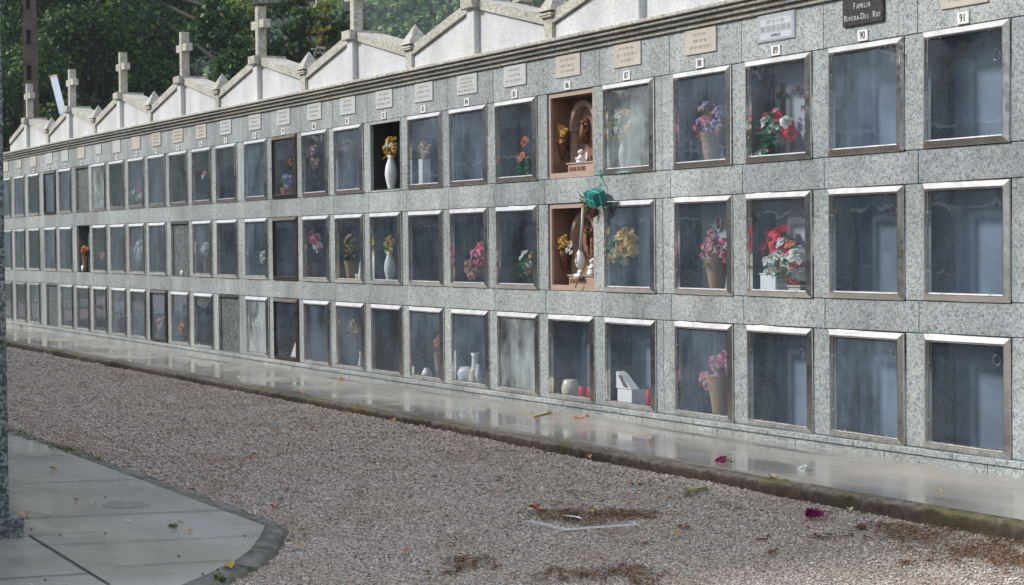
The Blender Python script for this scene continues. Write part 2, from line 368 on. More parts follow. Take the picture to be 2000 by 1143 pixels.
def kerbmat():
    m, nt, b = newmat('wet_dark_kerb'); p = pos(nt)
    c = ramp(nt, noise(nt, p, 14, 6, .7), [(.32, (.03,.03,.026)), (.5, (.10,.10,.09)), (.68, (.19,.19,.175))])
    c = mixc(nt, ramp(nt, noise(nt, p, 2.2, 5, .65), [(.5, 0), (.66, .7)]), c, (.11,.105,.03)); nt.links.new(c, b.inputs['Base Color'])
    nt.links.new(ramp(nt, noise(nt, p, 3, 4), [(.4, .3), (.6, .75)]), b.inputs['Roughness']); bump(nt, b, noise(nt, p, 70, 5, .7), .7, .008); return m
MAT['kerbwet'] = kerbmat()
MAT['earth'] = plain('grassy_earth', (.07,.085,.04), .9, var=.4, vs=.4)

# ------------------------------------------------------------------ the ground
def quadstrip(name, x0, x1, y0, y1, z, mat, nx=1, warp=False, skirt=.1):
    b = MB(warp)
    for i in range(nx):
        a = x0+(x1-x0)*i/nx; c = x0+(x1-x0)*(i+1)/nx
        b.box(a, c, y0, y1, z-skirt, z)
    return b
g = MB(); n = 64
g.pts([(0, 0, -.03)] + [(940*math.cos(2*math.pi*k/n), 940*math.sin(2*math.pi*k/n), -.03) for k in range(n)], [(0, 1+k, 1+(k+1) % n) for k in range(n)])
struct(g.build('ground', MAT['earth']))
GZ = .045
gv = MB(); gv.pts([(-45,-16,GZ-.012),(24,-16,GZ-.012),(24,-1.25,GZ-.012),(-45,-1.25,GZ-.012)], [(0,1,2,3)])
struct(gv.build('gravel_ground', MAT['gravel']))

# walkway: cast slabs with fine joints between them
jx = [onZ(285/5+850, 427/5+740, .12).x, onZ(860/5+850, 530/5+740, .12).x, onZ(1290/5.713+1700, 905/5.713+850, .12).x]
wk = MB(True); xs = []
x = 1.55
edges = [3.4, 1.62, -.3, -2.2, -3.62, -4.55]
while edges[-1] > -44: edges.append(edges[-1]-1.62)
edges = [10.5, 7.8, 5.2] + edges
for a, c in zip(edges[1:], edges[:-1]):
    k = max(1, int((c-a)/.9))
    for i in range(k): wk.box(a+.004+(c-a-.004)*i/k, a+.004+(c-a-.004)*(i+1)/k, -1.205, -.02, .02, .118)
wk.box(-45, 10.5, -1.2, -.03, .0, .112)
struct(wk.build('walkway', MAT['walk']))
# rough mossy kerb along the walkway
def kerb(name, path, w, zt, zb, mat, seg=.05, rough=.012, sd=3, warp=False):
    rg = np.random.default_rng(sd); P = []
    for a, c in zip(path[:-1], path[1:]):
        a = Vector(a); c = Vector(c); n = max(1, int((c-a).length/seg))
        for i in range(n): P.append(a+(c-a)*i/n)
    P.append(Vector(path[-1])); V = []; F = []
    prof = [(0, zb), (0, zt), (.35, zt), (.8, zt-.006), (1, zt-.022), (1.04, (zt+zb)/2), (1.12, zb)]
    m = len(prof); sm = 0
    for i, p in enumerate(P):
        t = P[min(i+1, len(P)-1)]-P[max(i-1, 0)]; t.normalize(); nn = Vector((t.y, -t.x))
        sm = sm*.9+rg.normal()*rough*.35
        for j, (u, z) in enumerate(prof):
            j1 = rg.normal()*rough*(.5 if j > 2 else .12)
            q = p+nn*(u*w+(sm+j1 if j > 2 else 0)); V.append((q.x, q.y, z+(rg.normal()*rough*.3+sm*.3 if j > 1 and j < m-1 else 0)+(zo(q.x) if warp else 0)))
        if i:
            b0 = (i-1)*m; b1 = i*m
            for j in range(m-1): F.append((b0+j, b0+j+1, b1+j+1, b1+j))
    o = npmesh(name, V, F, mat, smooth=True)
    return struct(o)
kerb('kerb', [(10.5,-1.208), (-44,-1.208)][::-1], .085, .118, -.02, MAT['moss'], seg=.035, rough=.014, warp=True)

# the wet apron in front of the other block, with its rounded end
inner = [(-44,-4.40), (-.756,-4.385), (-.13,-4.385), (.206,-4.539), (.558,-4.717), (.837,-4.901), (1.098,-5.118), (1.294,-5.303), (1.50,-5.60), (1.62,-6.0), (1.66,-6.6), (1.66,-16)]
ap = MB()
ap.flat([(x, y) for x, y in inner] + [(-.47,-16), (-.47,-5.64), (-44,-5.64)], .0, .066)
struct(ap.build('paved_apron', MAT['apron']))
kerb('apron_kerb', [(x, y) for x, y in inner], -.115, .066, -.02, MAT['kerbwet'], seg=.025, rough=.016, sd=8)
# joints of the apron
MAT['joint'] = plain('paving_joint', (.03,.03,.03), .9); MAT['paleline'] = plain('pale_mortar', (.32,.33,.32), .6)
def joint(a, c, wd, mat, name='paving_joint'):
    a = onZ(*a, .067); c = onZ(*c, .067); t = (c-a).normalized(); nn = Vector((-t.y, t.x, 0))*wd/2
    b = MB(); b.pts([tuple(p+Vector((0,0,.0035))) for p in (a-nn, c-nn, c+nn, a+nn)], [(0,1,2,3)]); struct(b.build(name, mat))
joint((17,893), (130,889), .02, MAT['paleline']); joint((17,944), (262,935.5), .02, MAT['paleline'])
joint((50,1012.5), (440,997), .012, MAT['joint']); joint((57,1046), (191,1038.5), .009, MAT['joint'])
joint((105,1065), (506,1047), .008, MAT['joint']); joint((228,1107), (455,1095), .008, MAT['joint'])
joint((57,1046), (214,1143), .012, MAT['joint']); joint((0,1131.5), (175,1121), .012, MAT['joint'])
joint((17,1069), (105,1065), .006, MAT['joint'])

# ------------------------------------------------------------------ main columbarium
PW, OW, GAP = .9766, .7787, .0935
def cx(n):
    t = (91-n)/25
    return (n-91)*PW - GAP*((n <= 87)+(n <= 77)+(n <= 67)) + 1.0819*t*(1-t) - .8062*t*(1-t)*(1-2*t) if n <= 91 else (n-91)*PW
NCOL = list(range(64, 94))
ROWS = {1: (2.8495, 2.1142), 2: (1.8992, 1.156), 3: (.9495, .22)}
DEP = .30
block = empty('columbarium', 'long grey granite columbarium wall with gables and three rows of niches facing the gravel', 'columbarium', (cx(78), 1.3, .1))
xl = cx(64)-.09; xr = cx(93)+OW+.09
wall = MB(True); G_ = .0025
def slab(x0, x1, z0, z1, y=0.0, back=.035):
    wall.cbox(x0+G_, x1-G_, y+random.uniform(-.0012, .0012), back, z0+G_, z1-G_, .003)
bands = [(2.8495, 3.165), (1.8992, 2.1142), (.9495, 1.156)]
for i, n in enumerate(NCOL):
    x0 = cx(n)-.055; x1 = cx(n+1)-.055 if n < 93 else xr
    if n == 64: x0 = xl
    for z0, z1 in bands: slab(x0, x1, z0, z1)
    px0 = cx(n)+OW; px1 = cx(n+1) if n < 93 else xr
    for r, (zt, zb) in ROWS.items():
        if n in (87, 77, 67):
            mid = px0+.10; slab(px0, mid, zb, zt); slab(mid, px1, zb, zt)
        else: slab(px0, px1, zb, zt)
        # niche recess: granite cheeks, floor, ceiling behind the cladding
    if n == 64:
        for r, (zt, zb) in ROWS.items(): slab(xl, cx(64), zb, zt)
for i, n in enumerate(NCOL):
    a = cx(n); b_ = a+OW; nx = cx(n+1) if n < 93 else xr; pv = cx(n-1)+OW if n > 64 else xl
    for r, (zt, zb) in ROWS.items():
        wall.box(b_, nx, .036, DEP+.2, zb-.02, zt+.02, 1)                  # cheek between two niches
        if n == 64: wall.box(xl, a, .036, DEP+.2, zb-.02, zt+.02, 1)
    zz = [.02, .22, .9495, 1.156, 1.8992, 2.1142, 2.8495, 3.25]
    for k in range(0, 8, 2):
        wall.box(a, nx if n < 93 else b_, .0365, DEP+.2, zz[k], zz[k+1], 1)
wall.box(xl, xr, DEP+.2, 2.6, .02, 3.24, 0)                                # body of the block behind
for z0, z1 in bands: wall.box(xl, xr, .030, .0362, z0, z1, 2)
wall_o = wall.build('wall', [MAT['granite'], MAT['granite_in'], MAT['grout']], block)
pl = MB(True)
for a, c in zip([cx(n)+.3 for n in NCOL[:-1]], [cx(n)+.3 for n in NCOL[1:]]):
    pl.cbox(a+G_, c-G_, -.045, .02, .178, .2185, .004); pl.cbox(a+G_+.3, c-G_+.3, -.03, .02, .04, .1755, .002)
pl.build('plinth', MAT['granite'], block)
co = MB(True)
ce = [cx(n)-.4 for n in NCOL[::2]]+[xr]; ce[0] = xl
for a, c in zip(ce[:-1], ce[1:]):
    k = 3
    for i in range(k):
        u0 = a+(c-a)*i/k; u1 = a+(c-a)*(i+1)/k
        g0 = .004 if i == 0 else 0
        for (y, z0, z1) in ((-.028, 3.166, 3.196), (-.062, 3.203, 3.231), (-.098, 3.238, 3.262), (-.125, 3.268, 3.298)):
            co.cbox(u0+g0, u1, y, .2, z0, z1, .005)
        co.box(u0, u1, .01, .2, 3.165, 3.29)
    co.box(a, c, .2, 2.62, 3.245, 3.296)
co.build('cornice', MAT['granite_worn'], block)

# pediments, each with its post, cap, cross and finial
def pediment(xc, hw, parent):
    b = MB(True); zb = 3.297
    e0, e1 = 3.44, 3.725                                                    # soffit of the coping at spire / at cap
    for s in (-1, 1):
        b.prism([(xc+s*.075, zb), (xc+s*hw, zb), (xc+s*hw, e0-.03), (xc+s*.075, e1)][::s], -.028, .22)
    b.cbox(xc-.075, xc+.075, -.085, .22, zb, 3.735, .005)
    p = b.build('pediment', MAT['granite_smooth'], parent)
    c = MB(True)
    for s in (-1, 1):
        c.prism([(xc+s*.10, e1-.005), (xc+s*(hw-.075), e0), (xc+s*(hw-.075), e0+.092), (xc+s*.10, e1+.087)][::s], -.058, .25)
    c.build('coping', MAT['granite_worn'], p)
    k = MB(True); k.cbox(xc-.118, xc+.118, -.13, .27, 3.733, 3.832, .008); k.build('cap_block', MAT['granite_worn'], p)
    q = MB(True); y0 = -.055
    q.box(xc-.048, xc+.048, y0, y0+.105, 3.832, 4.425)
    for s in (-1, 1): q.box(xc+s*.048, xc+s*.215, y0+.008, y0+.097, 4.165, 4.262)
    q.build('cross', MAT['granite_worn'], p)
    f = MB(True); xs_ = xc+hw; yc = .02
    f.box(xs_-.070, xs_+.070, -.06, .11, zb, 3.492)
    f.box(xs_-.095, xs_+.095, -.085, .125, 3.493, 3.512); f.box(xs_-.105, xs_+.105, -.092, .132, 3.512, 3.530); f.box(xs_-.06, xs_+.06, -.05, .09, 3.530, 3.545)
    h = .125
    f.pts([(xs_-h, yc-h, 3.545), (xs_+h, yc-h, 3.545), (xs_+h, yc+h, 3.545), (xs_-h, yc+h, 3.545), (xs_, yc, 3.755)], [(3,2,1,0),(0,1,4),(1,2,4),(2,3,4),(3,0,4)])
    f.build('finial', MAT['granite_worn'], p)
    return p
SP = [1.0, -1.88, -4.745, -7.585, -10.415, -13.37, -16.26, -19.15, -22.05, -24.9]
for a, c in zip(SP[1:], SP[:-1]): pediment((a+c)/2, (c-a)/2, block)

# door frames with glass
def make_frame(w, h, mat, name='door_frame', parent=None, loc=None):
    "mitred profile: bevel out from the stone, narrow flat, lip back in to the glass"
    prof = [(0, .0), (0, -.010), (.003, -.013), (.035, -.030), (.037, -.031), (.041, -.031), (.043, -.014), (.050, -.012), (.050, .012)]
    b = MB(); n = len(prof); P = []
    for (u, y) in prof:
        P += [(u, y, u), (w-u, y, u), (w-u, y, h-u), (u, y, h-u)]
    F = []
    for i in range(n-1):
        for k in range(4): F.append((i*4+k, i*4+(k+1) % 4, (i+1)*4+(k+1) % 4, (i+1)*4+k))
    b.pts(P, F)
    for (u, v) in ((.05, .25), (.05, .75), (w-.05, .3), (w-.05, .78)): b.ball((u, -.013, v*h), .006, sub=1)
    for (u, v) in ((.22, .05), (.78, .05), (.22, h-.05), (.78, h-.05)): b.ball((u*w, -.013, v), .006, sub=1)
    b.ball((.014, -.025, .5*h), .008, sub=1)                            # latch knob
    o = b.build(name, mat, parent)
    if loc: o.location = loc
    return o
def make_pane(w, h, mat, parent, name='glass_pane'):
    b = MB(); b.pts([(.04, -.006, .04), (w-.04, -.006, .04), (w-.04, -.006, h-.04), (.04, -.006, h-.04)], [(0,1,2,3)])
    return b.build(name, mat, parent)
FOG = {(87,1):2,(85,3):2,(87,2):1,(88,1):1,(89,1):0,(90,1):1,(91,1):0,(88,2):0,(89,2):0,(90,2):0,(91,2):0,(89,3):0,(90,3):1,(91,3):0,(88,3):1,(87,3):0,(86,3):0,
       (84,3):1,(83,3):1,(82,3):0,(81,3):1,(80,3):1,(79,3):0,(78,3):2,(83,1):1,(84,1):1,(85,1):0,(81,1):1,(80,1):0,(79,1):0,(78,1):1,(84,2):0,(85,2):0,(83,2):0,(82,2):0,
       (81,2):0,(80,2):0,(79,2):0,(78,2):1,(73,1):1,(71,1):2,(70,2):0,(69,2):1,(68,2):1,(68,1):1,(74,3):1,(75,3):1,(76,3):0,(73,3):1,(69,3):1,(72,1):0,(75,1):0,(76,1):0,(77,1):0}
OPEN = {(82,1), (86,1), (86,2), (70,1), (75,2), (77,3), (68,3), (70,2)}
BRONZE = {(79,1), (79,2), (79,3), (74,3), (68,1)}
frames = {}
for n in NCOL:
    for r, (zt, zb) in ROWS.items():
        X = cx(n); z = zb+zo(X+OW/2); h = zt-zb
        if (n, r) in OPEN: continue
        km = 'bronze_al' if (n, r) in BRONZE else 'steel'
        key = (r, km)
        if key not in frames:
            fo = make_frame(OW-.004, h-.004, MAT[km], 'door_frame', block); frames[key] = fo
        else:
            fo = frames[key].copy(); COL.objects.link(fo); fo.parent = block
        fo.location = (X+.002, -.001, z+.002)
        fo.rotation_euler = (random.uniform(-.006, .006), random.uniform(-.0015, .0015), random.uniform(-.004, .004))
        fg = FOG.get((n, r), random.choice((0, 1, 1))); kk = (r, 'p', fg)
        if kk not in frames: pa = make_pane(OW-.004, h-.004, MAT['glass%d' % fg], fo); frames[kk] = pa
        else:
            pa = frames[kk].copy(); COL.objects.link(pa); pa.parent = fo
# back slabs in the niches, with hanging rings in some
def text_mesh(s, size, mat, name, M_, parent=None, extr=.002, xs=1.0, align='CENTER'):
    cu = bpy.data.curves.new('t', 'FONT'); cu.body = s; cu.size = size; cu.extrude = extr; cu.align_x = align; cu.align_y = 'CENTER'
    ob = bpy.data.objects.new('t', cu); COL.objects.link(ob); dg = bpy.context.evaluated_depsgraph_get()
    me = bpy.data.meshes.new_from_object(ob.evaluated_get(dg)); bpy.data.objects.remove(ob); bpy.data.curves.remove(cu)
    me.transform(Matrix.Diagonal((xs, 1, 1, 1))); me.transform(M_); me.materials.clear(); me.materials.append(mat); me.name = name
    o = bpy.data.objects.new(name, me); COL.objects.link(o)
    if parent: o.parent = parent
    return o
def face(x, y, z): return Matrix.Translation((x, y, z)) @ Matrix.Rotation(math.pi/2, 4, 'X')
SLABM = {(82,1):'black',(81,1):'slab_white',(89,1):'slab_white',(88,2):'slab_white',(89,2):'slab_white',(83,2):'slab_dark',(79,3):'slab_dark',(87,3):'slab',(79,2):'slab_dark'}
RINGS = [(91,1),(91,2),(91,3),(90,1),(90,2),(90,3),(89,2),(89,3)]
SD = {}
for n in NCOL:
    for r, (zt, zb) in ROWS.items():
        if (n, r) in ((86,1), (86,2)): continue
        X = cx(n); m = SLABM.get((n, r)); d = .25
        if (n, r) in OPEN and n != 82: m = 'granite_dark'; d = .03
        if n == 70 and r == 2: m = 'granite_dark'; d = .16
        if m is None: m = random.choice(('slab', 'slab', 'slab', 'slab', 'slab', 'slab_dark', 'slab_dark', 'granite_in')) if n < 89 else 'slab'
        b = MB(); b.cbox(X+.0035, X+OW-.0035, d, d+.03, zb+.003+zo(X+.4), zt-.003+zo(X+.4), .003)
        o = b.build('back_slab', MAT[m], block); SD[(n, r)] = o
        if (n, r) in RINGS:
            c = onY({91:1946,90:1744,89:1565}[n], {(91,1):92,(91,2):398,(91,3):703,(90,1):122,(90,2):410,(90,3):690,(89,2):415,(89,3):690}[(n,r)], d-.012)
            if n == 91 and r == 1: c.z = zt-.17
            rb = MB(); rb.tube([(c.x+.032*math.cos(t), c.y+.004, c.z+.032*math.sin(t)) for t in np.linspace(0, 2*math.pi, 24, endpoint=False)], .0045, 6, closed=True)
            rb.tube([(c.x, d, c.z+.036), (c.x, d-.02, c.z+.036)], .009, 8)
            rb.build('ring_handle', MAT['steel'], o, smooth=True)
X = cx(82); zt, zb = ROWS[1]; dz = zo(X+.4); b = MB()
b.box(X+.001, X+.006, .012, .249, zb+dz, zt+dz); b.box(X+OW-.006, X+OW-.001, .012, .249, zb+dz, zt+dz); b.box(X+.006, X+OW-.006, .04, .249, zt+dz-.006, zt+dz-.001)
b.build('black_lining', MAT['black'], block)
# thin trim round the two open dark recesses
for (n, r) in ((82,1), (70,1), (75,2), (77,3), (68,3)):
    X = cx(n); zt, zb = ROWS[r]; z = zo(X+.4); b = MB()
    b.box(X+.002, X+.014, -.006, .03, zb+z+.002, zt+z-.002); b.box(X+OW-.014, X+OW-.002, -.006, .03, zb+z+.002, zt+z-.002)
    b.box(X+.014, X+OW-.014, -.006, .03, zb+z+.002, zb+z+.016); b.box(X+.014, X+OW-.014, -.006, .03, zt+z-.03, zt+z-.002)
    b.build('recess_trim', MAT['granite' if r == 1 and n == 82 else 'steel'], block)
# inscription on the white slab of 89, first row, with a bronze cross and small lines
s89 = SD[(89,1)]; zt, zb = ROWS[1]
p0 = onY(1552, 170, .246)
for t, px, py, sz in (('LOISSON', 1563, 172, .062), ('TOR', 1568, 187, .062), ('MC', 1570, 211, .062)):
    c = onY(px, py, .246); text_mesh(t, sz, MAT['copper'], 'lettering', face(c.x, .2485, c.z), s89, xs=.8)
for py in (233, 251, 266):
    c = onY(1569, py, .246); text_mesh('* 6 . 1 . 6', .04, MAT['copper'], 'lettering', face(c.x, .2485, c.z), s89, xs=.8)
cb = MB(); c = onY(1530, 190, .246); cb.box(c.x-.014, c.x+.014, .228, .249, c.z-.16, c.z+.10); cb.box(c.x-.06, c.x+.06, .226, .2285, c.z+.0, c.z+.035); cb.build('bronze_cross', MAT['bronze'], s89)
# oval portrait on the slab of 88, second row
c = onY(1405, 436, .246); ob = MB()
P = [(c.x+.034*math.cos(t), .238, c.z+.058*math.sin(t)) for t in np.linspace(0, 2*math.pi, 28, endpoint=False)]
ob.tube(P, .007, 6, closed=True); ob.build('portrait_rim', MAT['ceramic'], SD[(88,2)], smooth=True)
ob = MB(); ob.pts([(c.x, .240, c.z)]+[(p[0], .241, p[2]) for p in P], [(0, 1+(k+1) % 28, 1+k) for k in range(28)]); ob.build('portrait', MAT['copper'], SD[(88,2)])

# plaques and number plates above the top row
def strokes(b, x0, x1, z, h, y, rg, mi=1, grp=(2,5)):
    x = x0
    while x < x1:
        k = rg.randint(*grp)
        for i in range(k):
            if x > x1: break
            b.box(x, x+.0045, y, y+.003, z-h*rg.uniform(.35, .5), z+h*.5, mi)
            if rg.random() < .5: b.box(x, x+.010, y, y+.003, z+h*.5-.005*1, z+h*.5, mi)
            x += .012
        x += .018
for n in NCOL:
    if n > 92: continue
    X = cx(n); dz = zo(X+.4); rg = random.Random(n)
    if n in (71, 66): w0, w1, z0, z1 = .22, .55, 2.99, 3.13
    else: w0, w1, z0, z1 = .178, .592, 2.968, 3.152
    kind = {89:'grey', 90:'black', 85:'cream', 84:'cream', 81:'cream', 88:'peach', 87:'peach', 86:'peach', 83:'cream', 82:'cream', 80:'cream', 79:'cream', 78:'cream', 77:'cream', 76:'peach', 75:'peach', 74:'peach', 73:'peach', 72:'cream', 71:'cream'}.get(n, rg.choice(('peach', 'peach', 'cream')))
    b = MB(); x0, x1 = X+w0, X+w1
    if kind == 'black':
        b.cbox(x0, x1, -.022, .0, z0+dz, z1+.07+dz, .004); o = b.build('name_plaque', MAT['blackplaque'], block)
        for (s, ln) in (('F', 0), ('AMILIA', 1)): pass
        def caps(words, zc, xc, big, sm):
            adv = []
            for ch in words:
                up = ch.isupper(); sz = big if up else sm
                adv.append((ch.upper(), sz, (.30 if ch in 'iI.-' else .66)*sz))
            tw = sum(a[2] for a in adv); xx = xc-tw/2
            for ch, sz, a in adv:
                if ch != ' ': text_mesh(ch, sz, MAT['silver'], 'letter', face(xx+a/2, -.0245, zc+(sz-big)*.36), o, xs=.85, extr=.003)
                xx += a
        caps('Familia', 3.092+dz, (x0+x1)/2, .060, .046); caps('Rivera-Del Rio', 3.018+dz, (x0+x1)/2, .058, .042)
    elif kind == 'grey':
        b.cbox(x0-.02, x1+.01, -.014, .0, z0-.01+dz, z1+.01+dz, .01)
        b.box(x0+.02, x1-.02, -.0165, -.014, z0+.012+dz, z0+.055+dz, 1); b.box(x0+.02, x1-.02, -.0165, -.014, z0+.105+dz, z0+.155+dz, 1)
        o = b.build('name_plaque', [MAT['greyplaque'], MAT['greyplaque_l']], block)
        text_mesh('FAMILIA', .034, MAT['ink'], 'lettering', face((x0+x1)/2, -.0175, z0+.034+dz), o, xs=.9, extr=.0004)
        e = MB(); strokes(e, x0+.10, x1-.10, z0+.13+dz, .03, -.0182, rg, 0); strokes(e, x0+.03, x1-.03, z0+.082+dz, .03, -.0165, rg, 0); e.build('engraving', MAT['cream_cut'], o)
    else:
        b.cbox(x0, x1, -.012, .0, z0+dz, z1+dz, .003); o = b.build('name_plaque', MAT[kind], block)
        if n >= 74:
            e = MB(); rows = 3 if n != 84 else 4
            for q in range(rows):
                wv = rg.uniform(.03, .12); strokes(e, x0+wv, x1-wv, z1-.03-(z1-z0-.04)*q/rows+dz-.01, .022, -.0142, rg, 0)
            e.build('engraving', MAT[kind+'_cut'], o)
    # number plate
    b = MB(); xc = X+.372; zc = 2.894+dz
    b.cbox(xc-.052, xc+.052, -.010, .0, zc-.035, zc+.038, .002); o = b.build('number_plate', MAT['white'], block)
    text_mesh(str(n), .070, MAT['ink'], 'number', face(xc, -.0115, zc+.002), o, xs=.82, extr=.001)
# soft metal bracket on door 90
b = MB(); a = onY(1738, 92, -.03); c = onY(1757, 100, -.035); b.tube([a, c, onY(1757, 122, -.035)], .006, 6)
b.build('door_bracket', MAT['steel'], block)

# ------------------------------------------------------------------ pink marble shrines in niches 86
def shrine(r, label):
    X = cx(86); zt, zb = ROWS[r]; dz = zo(X+.4); zt += dz-.003; zb += dz+.003; x0 = X+.003; x1 = X+OW-.003
    t = empty('marble_shrine', label, 'shrine', ((x0+x1)/2, .02, zb), 'pink marble shrines set into niches')
    b = MB(); f = .045
    b.box(x0, x0+f*.7, .016, .036, zb, zt); b.box(x1-f*.7, x1, .016, .036, zb, zt); b.box(x0+f*.7, x1-f*.7, .016, .036, zb, zb+f); b.box(x0+f*.7, x1-f*.7, .016, .036, zt-f*.8, zt)
    b.build('frame', MAT['pink_light'], t)
    b = MB(); g = .02
    b.box(x0+g, x0+g+.012, 0.037, .235, zb+g, zt-g); b.box(x1-g-.012, x1-g, 0.037, .235, zb+g, zt-g)
    b.box(x0+g+.012, x1-g-.012, 0.037, .235, zb+g, zb+g+.012); b.box(x0+g+.012, x1-g-.012, .037, .235, zt-g-.012, zt-g)
    b.box(x0+g, x1-g, .235, .248, zb+g, zt-g)
    b.build('lining', MAT['pink_marble'], t)
    # arch
    b = MB(); xa = onY(1119, 260, .2).x+.215; za = zt-.30; rad = .19
    for k in range(14):
        q0 = math.pi*k/14; q1 = math.pi*(k+1)/14
        P = [(xa+rr*math.cos(q), za+rr*math.sin(q)*1.0) for rr, q in ((rad, q0), (rad+.045, q0), (rad+.045, q1), (rad, q1))]
        b.prism(P, .17, .235)
    for s in (-1, 1):
        b.box(xa+s*(rad+.0225)-.02, xa+s*(rad+.0225)+.02, .18, .234, zb+.13, za-.02); b.box(xa+s*(rad+.0225)-.035, xa+s*(rad+.0225)+.035, .165, .234, za-.02, za)
    b.build('arch', MAT['pink_light'], t)
    b = MB(); b.box(x0+.18, x1-.05, .10, .234, zb+.034, zb+.12); b.box(x0+.165, x1-.04, .09, .234, zb+.12, zb+.132); led = b.build('ledge', MAT['pink_light'], t)
    c = onY(1150 if r == 1 else 1152, 331 if r == 1 else 549, .10)
    text_mesh('DON DE TUS SERES', .052, MAT['copper'], 'lettering', face(x0+.20, .0985, zb+.075), led, xs=.62, align='LEFT')
    return t, x0, x1, zb, zt, xa, za
t1 = shrine(1, 'upper pink marble shrine under number plate 86, with brown plaque and white angel'); t2 = shrine(2, 'lower pink marble shrine in the middle row, with a long pale stem across it')
def bronze_vase(t, px, py, label, cat='vase'):
    c = onY(px, py, .12); b = MB(); root = empty('bronze_vase', label, 'vase', tuple(c), 'bronze vases of dried flowers in the shrines')
    b.lathe([(.008, -.11), (.02, -.09), (.04, .0), (.052, .045), (.046, .05)], (c.x, c.y, c.z), 16); b.box(c.x-.01, c.x+.01, c.y, .23, c.z-.02, c.z); b.build('cone', MAT['bronze'], root, smooth=True)
    rg = random.Random(px); b = MB()
    for i in range(46):
        a = rg.uniform(0, 6.28); q = rg.uniform(0, .105); b.rosette((c.x+q*math.cos(a), c.y-.02+q*.5*math.sin(a), c.z+.10+rg.uniform(-.05, .085)*(1.1-q*5)), rg.uniform(.016, .03), (math.cos(a)*.5, -.8, .5), 5, 2, rg=rg)
    b.build('dried_blossoms', MAT['f_ochre'], root)
    if py > 400:
        b = MB()
        for i in range(26):
            b.rosette((c.x+.11+rg.uniform(-.05, .05), c.y-.02, c.z+.085+rg.uniform(-.05, .05)), .013, (0, -1, .3), 5, 2, rg=rg)
        b.build('white_blossoms', MAT['f_white'], root)
    b = MB()
    for i in range(22):
        a = rg.uniform(0, 6.28); b.leaf((c.x, c.y, c.z+.05), (math.cos(a), -.4+.3*math.sin(a), rg.uniform(.3, 1.4)), rg.uniform(.08, .15), .022)
    b.build('dried_leaves', MAT['f_olive'], root); localise(root)
bronze_vase(t1, 1098, 288, 'bronze vase with ochre dried flowers in the upper pink shrine')
bronze_vase(t2, 1103, 503, 'bronze vase with ochre and white dried flowers in the lower pink shrine')
# bronze relief plate with figure, bronze vine
def relief(px, py, w_, h_, r, label):
    c = onY(px, py, .205); b = MB(); rg = random.Random(px)
    P = [(c.x+w_*math.cos(q), c.z+h_*math.sin(q)) for q in np.linspace(0, 2*math.pi, 18, endpoint=False)]
    b.prism(P, .205, .22); o = b.build('bronze_relief', MAT['bronze'])
    return o, c, rg
o, c, rg = relief(1142, 255, .052, .115, 1, '')
b = MB(); v = (c.x, .195, c.z)
b.lathe([(.02, -.10), (.045, -.085), (.04, -.03), (.03, .03), (.024, .05), (.008, .058)], v, 12); b.ball((v[0], v[1], v[2]+.072), .018); f_ = b.build('figure', MAT['bronze'], o, smooth=True)
b = MB()
for i in range(16): b.rosette((c.x+rg.uniform(-.04, .04), .19, c.z+rg.uniform(-.1, .1)), .009, (0,-1,0), 5, 1, rg=rg)
b.build('gilt_flecks', MAT['f_peach'], o)
tag(o, 'oval brown relief plate standing under the arch of the upper pink shrine', 'relief')
for r, (px, py) in ((1, (1163, 290)), (2, (1161, 500))):
    b = MB(); c = onY(px, py, .21); rg = random.Random(px)
    pth = [(c.x+.05*math.sin(k*.9)+.02, .215, c.z-.16+.04*k) for k in range(9)]; b.tube(pth, .005, 6)
    for k in range(9): b.leaf(pth[k], (rg.uniform(-1, 1), -.4, rg.uniform(-.2, 1)), .05, .03)
    tag(b.build('bronze_vine', MAT['bronze']), 'bronze vine ornament on the back of the %s pink shrine' % ('upper' if r == 1 else 'lower'), 'ornament', 'bronze vines in the shrines')
b = MB(); c = onY(1149, 462, .20); b.box(c.x-.012, c.x+.012, .195, .21, c.z-.16, c.z+.12); b.box(c.x-.055, c.x+.055, .193, .2105, c.z+.02, c.z+.045); b.ball((c.x, .185, c.z+.06), .014); b.tube([(c.x, .188, c.z+.04), (c.x, .185, c.z-.08)], .012, 8, r1=.006)
b.tube([(c.x-.05, .188, c.z+.04), (c.x, .186, c.z+.035), (c.x+.05, .188, c.z+.04)], .006, 6); tag(b.build('bronze_crucifix', MAT['bronze'], smooth=False), 'bronze crucifix on the back of the lower pink shrine', 'crucifix')
